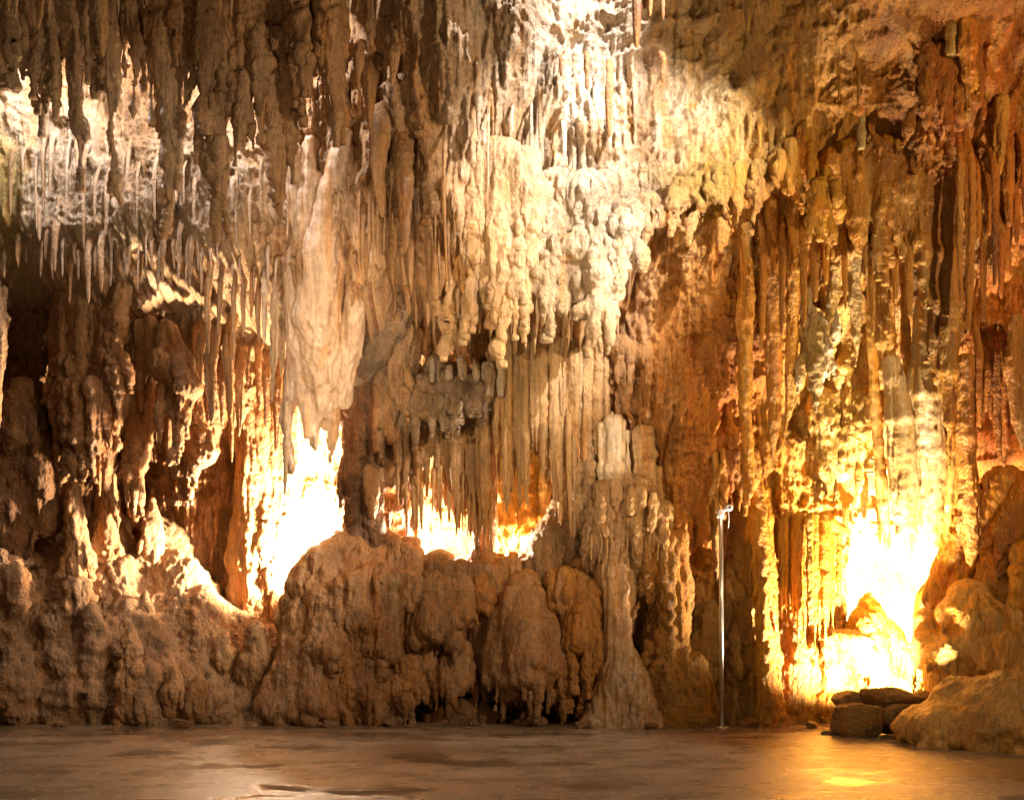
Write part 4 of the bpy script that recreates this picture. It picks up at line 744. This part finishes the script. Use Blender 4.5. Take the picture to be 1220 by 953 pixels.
sdf('foreground_mound', [[(1150, 840, 13.8, 34), (1210, 845, 13.4, 44), (1300, 850, 13.2, 60), (1420, 850, 13.0, 70)], [(1080, 868, 13.9, 18), (1120, 870, 13.6, 26), (1180, 880, 13.3, 36), (1260, 880, 13, 44)], [(1130, 850, 13.9, 26), (1100, 868, 14.0, 20)], [(1160, 832, 13.5, 7)], [(1190, 835, 13.4, 7)]],
    'low wet looking brown mound in front on the floor at the right', FORM, k=.15, vox=.02, lump=.1, lf=3, flute=0, rough=.025, relief=.02, dr=.0, seed=92, tint=(.5, .33, .21), amount=.8, floor_cut=-.12, mat=SMOOTH)
def angular_rock(name, px, py, Y, sx, sy, sz, seed, label, rot=0., group='rocks piled at the chamber mouth'):
    R = np.random.default_rng(seed)
    c = P(px, py, Y)
    n1, n2 = 40, 28
    th = np.linspace(0, 2 * math.pi, n1, endpoint=False); ph = np.linspace(.02, math.pi - .02, n2)
    A, B = np.meshgrid(th, ph)
    d = np.stack((np.sin(B) * np.cos(A), np.sin(B) * np.sin(A), np.cos(B)), -1).reshape(-1, 3)
    pl = R.normal(size=(16, 3)); pl /= np.linalg.norm(pl, axis=1, keepdims=True); h = R.uniform(.72, 1.0, 16)
    pl = np.vstack((pl, np.eye(3), -np.eye(3))); h = np.append(h, np.full(6, .9))
    r = np.min(np.where(d @ pl.T > .05, h[None] / np.maximum(d @ pl.T, .05), 9), 1)
    v = d * r[:, None] * (sx, sy, sz)
    v += d * (.022 * fbm(v[:, 0] * 7 + seed, v[:, 1] * 7, v[:, 2] * 7, 4, seed))[:, None]
    cr, sr = math.cos(rot), math.sin(rot)
    v = np.stack((v[:, 0] * cr - v[:, 2] * sr, v[:, 1], v[:, 0] * sr + v[:, 2] * cr), -1) + c
    i = np.arange(n2 - 1)[:, None] * n1; j = np.arange(n1)[None]
    q = np.stack((i + j, i + n1 + j, i + n1 + (j + 1) % n1, i + (j + 1) % n1), -1).reshape(-1, 4)
    v = np.vstack((v, v[:n1].mean(0), v[-n1:].mean(0))); jj = np.arange(n1); e = (n2 - 1) * n1
    t = np.concatenate((np.stack((jj * 0 + len(v) - 2, jj, (jj + 1) % n1), -1), np.stack((jj * 0 + len(v) - 1, e + (jj + 1) % n1, e + jj), -1)))
    tag(link_mesh(name, v, [q, t], CRUST, None, rock_col(v, (.27, .175, .11), .85, seed)), label, 'rock', group)
angular_rock('boulder', 1024, 857, 14.5, .35, .3, .22, 1, 'angular brown boulder at the bottom left of the rock pile', .15)
angular_rock('boulder', 1060, 831, 14.72, .42, .2, .15, 2, 'flat brown boulder lying on top of the rock pile', -.05)
angular_rock('boulder', 1010, 833, 14.75, .2, .2, .12, 3, 'small square boulder at the top left of the rock pile', .1)
angular_rock('boulder', 1068, 856, 14.6, .3, .3, .2, 4, 'reddish boulder wedged between the rock pile and the low mound', .1)
angular_rock('boulder', 1036, 845, 14.9, .3, .2, .2, 5, 'dark boulder in the middle at the back of the rock pile', .1)
angular_rock('boulder', 1102, 836, 14.78, .22, .18, .14, 6, 'rounded brown boulder at the right end of the rock pile', -.3)
for i, (x, y, Y, r) in enumerate([(70, 864, 15.3, .07), (214, 866, 15.25, .10), (300, 864, 15.35, .06), (395, 866, 15.25, .08), (468, 867, 15.4, .10), (548, 866, 15.5, .12), (566, 868, 15.45, .06), (640, 867, 15.5, .11), (694, 870, 15.2, .08), (776, 870, 15.2, .07), (842, 868, 15.3, .06), (890, 868, 15.4, .1), (968, 872, 15.3, .07), (984, 880, 14.6, .05)]):
    c_ = P(x, y, Y); o_ = angular_rock('stone', x, HY + (CAMZ - r * .45) * F / Y, Y, r * 1.3, r, r * .75, 50 + i, ['first', 'second', 'third', 'fourth', 'fifth', 'sixth', 'seventh', 'eighth', 'ninth', 'tenth', 'eleventh', 'twelfth', 'thirteenth', 'fourteenth'][i] + ' from the left of the small stones along the wall foot', .1 * (i % 3 - 1), 'small stones along the wall foot')
print('forms', round(time.time() - T0, 1))

# ------------------------------------------------------------------ single stalactites in rows
ORD = ['first', 'second', 'third', 'fourth', 'fifth', 'sixth', 'seventh', 'eighth', 'ninth', 'tenth', 'eleventh', 'twelfth', 'thirteenth', 'fourteenth', 'fifteenth', 'sixteenth', 'seventeenth', 'eighteenth', 'nineteenth', 'twentieth', 'twenty-first', 'twenty-second', 'twenty-third', 'twenty-fourth', 'twenty-fifth', 'twenty-sixth', 'twenty-seventh', 'twenty-eighth']
SEEDN = [300]
def row(phrase, group, items, Y=None, tint=None, amount=0., power=.55, flut=.18, bulge=.14, off=.12, mat=None, back=.3):
    """items: (x, y top, y tip, r) or (x, y top, y tip, r, Y)"""
    for i, it in enumerate(sorted(items)):
        x, y0, y1, r = it[:4]; SEEDN[0] += 1
        YY = it[4] if len(it) > 4 else (Y if Y else wallY(x, y0 + 6) - off)
        R = random.Random(SEEDN[0]); ln = R.uniform(-3, 3)
        spike('stalactite', (x - ln * .3, y0 - 12, YY + .1, r * 1.15), (x + ln * .4, y1, YY - .02, max(.5, r * .13)), ORD[i] + ' from left of the ' + phrase, 'stalactite', group, power=power, flut=flut, bulge=bulge, seed=SEEDN[0], tint=tint, amount=amount, mat=mat, sq=R.uniform(.7, 1.1), back=back)
def auto(x0, x1, n, yt, yb, r0, r1, seed, jt=10, jb=18):
    R = random.Random(seed); out = []
    for i in range(n):
        x = x0 + (x1 - x0) * (i + .5 + R.uniform(-.4, .4)) / n
        a = (yt(x) if callable(yt) else yt) + R.uniform(-jt, jt); b = (yb(x) if callable(yb) else yb) + R.uniform(-jb, jb)
        out.append((x, a, max(b, a + 18), R.uniform(r0, r1)))
    return out
PALE = (.6, .46, .36)
row('thin stalactites fringing the left recess rim', 'rim stalactites over the left recess',
    [(22, 270, 318, 4), (46, 240, 288, 3.5), (66, 250, 324, 5), (83, 290, 362, 3.4), (104, 270, 361, 4.4), (121, 260, 348, 4.6), (133, 250, 310, 3), (150, 290, 330, 5), (168, 300, 334, 3), (194, 260, 336, 3.6), (213, 250, 337, 3.6), (227, 270, 345, 4), (240, 290, 352, 3), (55, 270, 310, 2.6), (94, 290, 335, 2.6), (113, 280, 330, 2.6), (181, 280, 322, 2.6)], tint=PALE, amount=.5)
row('long stalactites beside the rose drapery', 'long stalactites left of the rose drapery',
    [(249, 300, 421, 5), (260, 310, 410, 4), (277, 320, 433, 4), (289, 330, 402, 4), (300, 310, 380, 4.5), (308, 330, 410, 4), (251, 395, 504, 9, 15.6), (273, 380, 497, 8, 15.6), (236, 400, 480, 7, 15.8), (285, 420, 520, 6, 15.9)], Y=15.0, tint=(.52, .36, .24), amount=.4)
row('fine stalactites across the upper left floodlit band', 'fine upper left stalactites',
    auto(5, 345, 26, lin((0, 150), (120, 170), (345, 200)), lin((0, 235), (120, 270), (345, 290)), 1.6, 3.6, 5, 25, 35), tint=(.6, .48, .38), amount=.5, off=.22)
row('near stalactites dripping at the top left', 'near stalactites at the top left',
    [(10, -30, 14, 5, 12.2), (20, -40, 22, 7, 12.2), (48, -40, 36, 9, 12.2), (58, -30, 26, 6, 12.1), (76, -40, 56, 15, 12.3), (100, -40, 30, 12, 12.3), (121, -50, 68, 14, 12.0), (140, -40, 18, 4, 12), (30, -30, 8, 5, 12.2)], tint=(.46, .33, .2), amount=.5, power=.75)
row('small stalactites at the middle of the top border', 'small stalactites at the top', [(275, -30, 20, 5, 12.6), (292, -30, 6, 4, 12.6), (416, -20, 27, 5, 12.8), (450, -20, 24, 7, 12.8), (395, -20, 8, 4, 12.8)], tint=(.5, .38, .26), amount=.5, power=.8)
row('drooping stalactites left of the floodlit patch', 'stalactites on the upper centre wall',
    [(428, 45, 110, 9), (441, 60, 160, 11), (469, 50, 105, 8), (415, 90, 140, 6), (455, 120, 260, 14), (480, 150, 300, 14), (500, 170, 290, 11), (452, 210, 320, 8), (470, 250, 345, 8), (490, 270, 350, 6), (512, 240, 362, 6), (438, 260, 340, 5)], tint=TAN, amount=.4, power=.7, off=.25)
row('tips along the lower rim of the floodlit mass', 'tips under the floodlit mass',
    [(545, 330, 380, 4), (559, 320, 388, 4), (573, 310, 386, 4.4), (585, 330, 372, 4), (600, 330, 378, 4), (616, 300, 386, 5), (632, 330, 372, 4), (647, 310, 388, 9), (660, 330, 372, 4), (673, 330, 391, 4), (700, 350, 384, 4), (713, 350, 393, 3), (745, 250, 340, 7), (735, 270, 330, 6)], Y=14.35, tint=(.6, .48, .33), amount=.5)
row('dark stalactites hanging before the floodlit slope', 'free hanging stalactites in the floodlight',
    [(727, 70, 165, 5.5, 13.9), (758, -30, 58, 6.5, 13.3), (775, -30, 20, 5, 13.3), (768, -30, 12, 5, 13.4), (790, -30, 24, 3.5, 13.3), (700, 60, 108, 4, 14.1), (668, 64, 92, 3, 14.3), (790, 60, 100, 4, 14.1)], tint=(.42, .2, .08), amount=.8, power=.4)
row('cream drips on the floodlit wall', 'cream drips on the floodlit wall',
    auto(560, 760, 10, lin((560, 110), (760, 120)), lin((560, 190), (760, 210)), 2, 4, 9, 40, 40) , tint=(.68, .58, .44), amount=.5, off=.15, bulge=.25)
row('thin rods around the upper right of the mossy ledge', 'rods on the upper right wall',
    [(919, 130, 188, 4), (935, 120, 165, 3), (893, 130, 170, 3), (905, 140, 185, 3), (1022, 70, 130, 3), (892, -20, 38, 6), (1000, 90, 120, 3), (958, 140, 172, 3)], tint=(.48, .32, .16), amount=.5)
row('rods on the rust wall at the right border', 'rods at the right border',
    auto(1140, 1222, 12, 190, 330, 4, 8, 15, 60, 90) + auto(1165, 1222, 8, 380, 520, 4, 7, 16, 40, 60), tint=RUST, amount=.2, off=.2, power=.4)
row('slim rods above the frosted niche', 'rods above the frosted niche',
    [(907, 240, 420, 5), (932, 240, 400, 5), (957, 245, 390, 5), (970, 260, 360, 6), (985, 250, 340, 5), (1008, 260, 370, 4), (1030, 230, 330, 4), (1040, 300, 400, 4), (1068, 240, 360, 5), (1085, 250, 380, 6)], tint=(.44, .25, .1), amount=.4, power=.4, off=.2)
row('shaded stalactites inside the left recess', 'back stalactites of the left recess',
    auto(150, 340, 14, 400, 500, 4, 9, 18, 30, 60), tint=BROWN, amount=.4, off=.2)
row('tips around the mouth of the blazing chamber', 'tips at the chamber mouth',
    [(1008, 590, 640, 5, 16.4), (1030, 560, 620, 6, 16.3), (1048, 600, 650, 4, 16.2), (1090, 600, 650, 4, 16), (1118, 600, 655, 5, 15.8), (1134, 610, 650, 4, 15.7)], tint=(.6, .42, .2), amount=.5)
row('needles on the roof of the centre recess', 'needles of the centre recess', auto(470, 745, 24, lin((470, 335), (560, 372), (745, 365)), lin((470, 375), (560, 412), (745, 400)), 1.4, 3, 31, 6, 14), tint=(.55, .4, .25), amount=.5, off=.1)
row('thin tips under the brown shelf fringe', 'tips under the brown shelf fringe', auto(472, 592, 16, 560, lin((472, 610), (592, 655)), 1.6, 3.2, 32, 20, 16), Y=15.95, tint=(.5, .36, .2), amount=.5)
row('slender stalactites between rose drapery and floodlit mass', 'slender stalactites of the upper centre', auto(425, 545, 20, lin((425, 180), (545, 200)), lin((425, 300), (545, 330)), 1.8, 4, 33, 60, 50), tint=(.5, .34, .2), amount=.5, off=.2)
row('fine drips along the edge of the stepped column skirt', 'drips of the stepped column skirt', auto(700, 800, 14, 620, 660, 1.4, 2.6, 34, 10, 12), Y=15.5, tint=(.6, .48, .32), amount=.6)
row('white tips under the upper left band', 'white tips of the upper left band', auto(0, 340, 24, lin((0, 270), (340, 300)), lin((0, 315), (340, 345)), 1.3, 2.8, 36, 20, 18), tint=(.62, .5, .42), amount=.6, off=.15)
print('spikes', round(time.time() - T0, 1))

# ------------------------------------------------------------------ the pole
def cyl(name, pts, r, mat, parent, seg=16):
    pts = [np.array(p, float) for p in pts]; vs, qs = [], []
    for k, p in enumerate(pts):
        d = pts[min(k + 1, len(pts) - 1)] - pts[max(k - 1, 0)]; d /= np.linalg.norm(d)
        a = np.cross(d, (0, 1, 0.01)); a /= np.linalg.norm(a); b = np.cross(d, a)
        rr = r[k] if isinstance(r, (list, tuple)) else r
        for s in range(seg):
            t = 2 * math.pi * s / seg; vs.append(p + rr * (math.cos(t) * a + math.sin(t) * b))
    for k in range(len(pts) - 1):
        for s in range(seg):
            qs.append((k * seg + s, k * seg + (s + 1) % seg, (k + 1) * seg + (s + 1) % seg, (k + 1) * seg + s))
    n = len(vs); vs += [pts[0], pts[-1]]
    ts = [(n, (s + 1) % seg, s) for s in range(seg)] + [(n + 1, (len(pts) - 1) * seg + s, (len(pts) - 1) * seg + (s + 1) % seg) for s in range(seg)]
    v = np.array(vs); o = bpy.context
    if parent: v = v - np.array(parent.location)
    return link_mesh(name, v, [np.array(qs), np.array(ts)], mat, parent)
STEEL = plain('painted_steel', (.75, .73, .70), .28, .85); WHITEP = plain('white_plastic', (.85, .84, .82), .4)
DARKG = plain('dark_lens', (.03, .03, .035), .2)
base = P(860, 866, 15.36)
pole = empty('light_pole', base, 'slim shiny metal pole with a small white angled head standing on the cave floor', 'pole')
top = P(859, 612, 15.36); top[0] = base[0] - .012
cyl('shaft', [base + (0, 0, .01), top], .027, STEEL, pole)
cyl('base_plate', [base + (0, 0, -.005), base + (0, 0, .012)], .085, STEEL, pole)
cyl('collar', [top + (0, 0, -.05), top + (0, 0, .02)], .04, WHITEP, pole)
cyl('knob', [top + (-.055, -.02, -.035), top + (-.03, -.02, -.035)], .014, WHITEP, pole, 10)
cyl('cap', [top + (0, 0, .02), top + (0, 0, .045), top + (0.0, 0, .062)], [.035, .03, .012], WHITEP, pole)
cyl('arm', [top + (0, 0, .01), top + (.04, -.02, .045), top + (.085, -.03, .06)], .017, WHITEP, pole)
hd = cyl('lamp_head', [top + (.075, .03, .07), top + (.10, -.06, .07)], [.034, .04], WHITEP, pole)
ln = cyl('lens', [top + (.1, -.058, .07), top + (.101, -.064, .07)], [.02, .02], DARKG, pole)
cyl('cable', [top + (.09, 0, .05), top + (.1, 0, -.05), top + (.095, .01, -.17)], .004, WHITEP, pole, 8)

# ------------------------------------------------------------------ lamps of the cave and added fill spots
def lamp(kind, px, py, Y, power, col, size=.08, aim=None, ang=60, blend=.5, name='cave_lamp'):
    d = bpy.data.lights.new(name, kind); d.energy = power; d.color = col
    if kind == 'AREA': d.size = size
    else: d.shadow_soft_size = size
    if kind == 'SPOT': d.spot_size = math.radians(ang); d.spot_blend = blend
    o = bpy.data.objects.new(name, d); C.objects.link(o)
    p = P(px, py, Y); o.location = p
    if aim is not None:
        import mathutils
        q = mathutils.Vector(P(*aim) - p); o.rotation_euler = q.to_track_quat('-Z', 'Y').to_euler()
    return o
WARM, WARM2, COOL = (1, .68, .38), (1, .78, .54), (1, .95, .93)
lamp('SPOT', 374, 672, 16.5, 3600, WARM2, .1, (325, 610, 17.3), 165, .5)   # behind the mound, left opening
lamp('POINT', 372, 600, 17.7, 500, WARM2, .1)
lamp('POINT', 540, 650, 17.2, 800, WARM2, .08)              # middle opening
lamp('POINT', 628, 660, 16.9, 190, WARM, .06)
lamp('SPOT', 1066, 806, 16.0, 3600, (1, .8, .52), .08, (1040, 690, 18.0), 150, .5)     # blazing chamber
lamp('SPOT', 1065, 710, 17.0, 8500, (1, .84, .6), .08, (1065, 690, 19.0), 155, .4)
lamp('SPOT', 1050, 843, 15.15, 3400, (1, .82, .6), .05, (985, 700, 15.9), 125, 1.0)
lamp('SPOT', 1128, 842, 14.5, 3600, (1, .82, .6), .05, (1088, 500, 15.1), 50, .9)
lamp('SPOT', 1062, 640, 16.2, 1300, (1, .84, .66), .05, (990, 390, 15.3), 50, .8)  # extra spot added for the chamber glow reaching up into the niche
lamp('SPOT', 850, -310, 13.75, 1900, COOL, .07, (760, 200, 15.0), 110, .4)
lamp('POINT', 165, 10, 14.2, 200, COOL, .06)
lamp('POINT', 40, 20, 14.15, 160, COOL, .06)
lamp('POINT', 300, 50, 14.25, 120, COOL, .06)
def hall_fill(x, y, z, power, aim, ang=90, size=.2, col=WARM, blend=.8):  # unseen spots on the camera side, added to brighten parts of the wall
    import mathutils
    d = bpy.data.lights.new('hall_fill_spot', 'SPOT'); d.energy = power; d.color = col; d.shadow_soft_size = size; d.spot_size = math.radians(ang); d.spot_blend = blend
    o = bpy.data.objects.new('hall_fill_spot', d); C.objects.link(o); o.location = (x, y, z)
    o.rotation_euler = mathutils.Vector(P(*aim) - np.array((x, y, z))).to_track_quat('-Z', 'Y').to_euler()
hall_fill(6.5, 6, 7.5, 2500, (150, 600, 16.5), 60, .3, (1, .78, .55))
hall_fill(5.6, 11.4, 7.0, 4200, (215, 700, 16.6), 19, .08, (1, .85, .7), 1.0)
hall_fill(4.5, 8, 2.5, 700, (190, 790, 16), 16, .12, (1, .8, .62), 1.0)
hall_fill(-5.5, 7.5, 2.6, 2300, (650, 420, 15.5), 40, .07, (1, .78, .52), 1.0)
hall_fill(7.5, 8.5, 5.5, 1700, (920, 330, 15.5), 75, .1, (1, .68, .35))
hall_fill(.5, 6, .5, 700, (950, 350, 15.5), 60, .12, (1, .68, .36))
hall_fill(-2, 5, 1.5, 700, (190, 110, 13.6), 42, .12, (1, .74, .48))
hall_fill(-1.5, 6, 6.5, 420, (560, 700, 15.5), 80, .15, WARM)
hall_fill(-.8, 7, .3, 2800, (390, 390, 15), 22, .08, (1, .82, .62))
hall_fill(2.2, 7, 5.5, 900, (1150, 830, 14.2), 34, .1, WARM2)
hall_fill(5.2, 8.5, 8.8, 7500, (700, 240, 15), 29, .06, COOL, .5)
hall_fill(3.5, 8, 6, 1500, (730, 535, 15.6), 6, .03, COOL, .7)

w = bpy.data.worlds.new('World'); S.world = w; w.use_nodes = True
bg = w.node_tree.nodes['Background']; bg.inputs[0].default_value = (1, .7, .45, 1); bg.inputs[1].default_value = .012

# ------------------------------------------------------------------ camera
cd = bpy.data.cameras.new('camera'); cam = bpy.data.objects.new('camera', cd); C.objects.link(cam); S.camera = cam
cam.location = (0, 0, CAMZ); cam.rotation_euler = (math.pi / 2, 0, 0)
cd.sensor_width = 36; cd.lens = 36 * F / 1220; cd.shift_y = (HY - 476.5) / 1220; cd.clip_end = 200
S.view_settings.view_transform = 'Standard'; S.view_settings.look = 'None'; S.view_settings.exposure = 0; S.view_settings.gamma = 1
S.render.engine = 'CYCLES'; S.cycles.use_denoising = True; S.cycles.max_bounces = 5; S.cycles.diffuse_bounces = 3; S.cycles.glossy_bounces = 3
S.cycles.use_adaptive_sampling = True; S.cycles.adaptive_threshold = .02; S.cycles.sample_clamp_indirect = 8
print('done', round(time.time() - T0, 1))
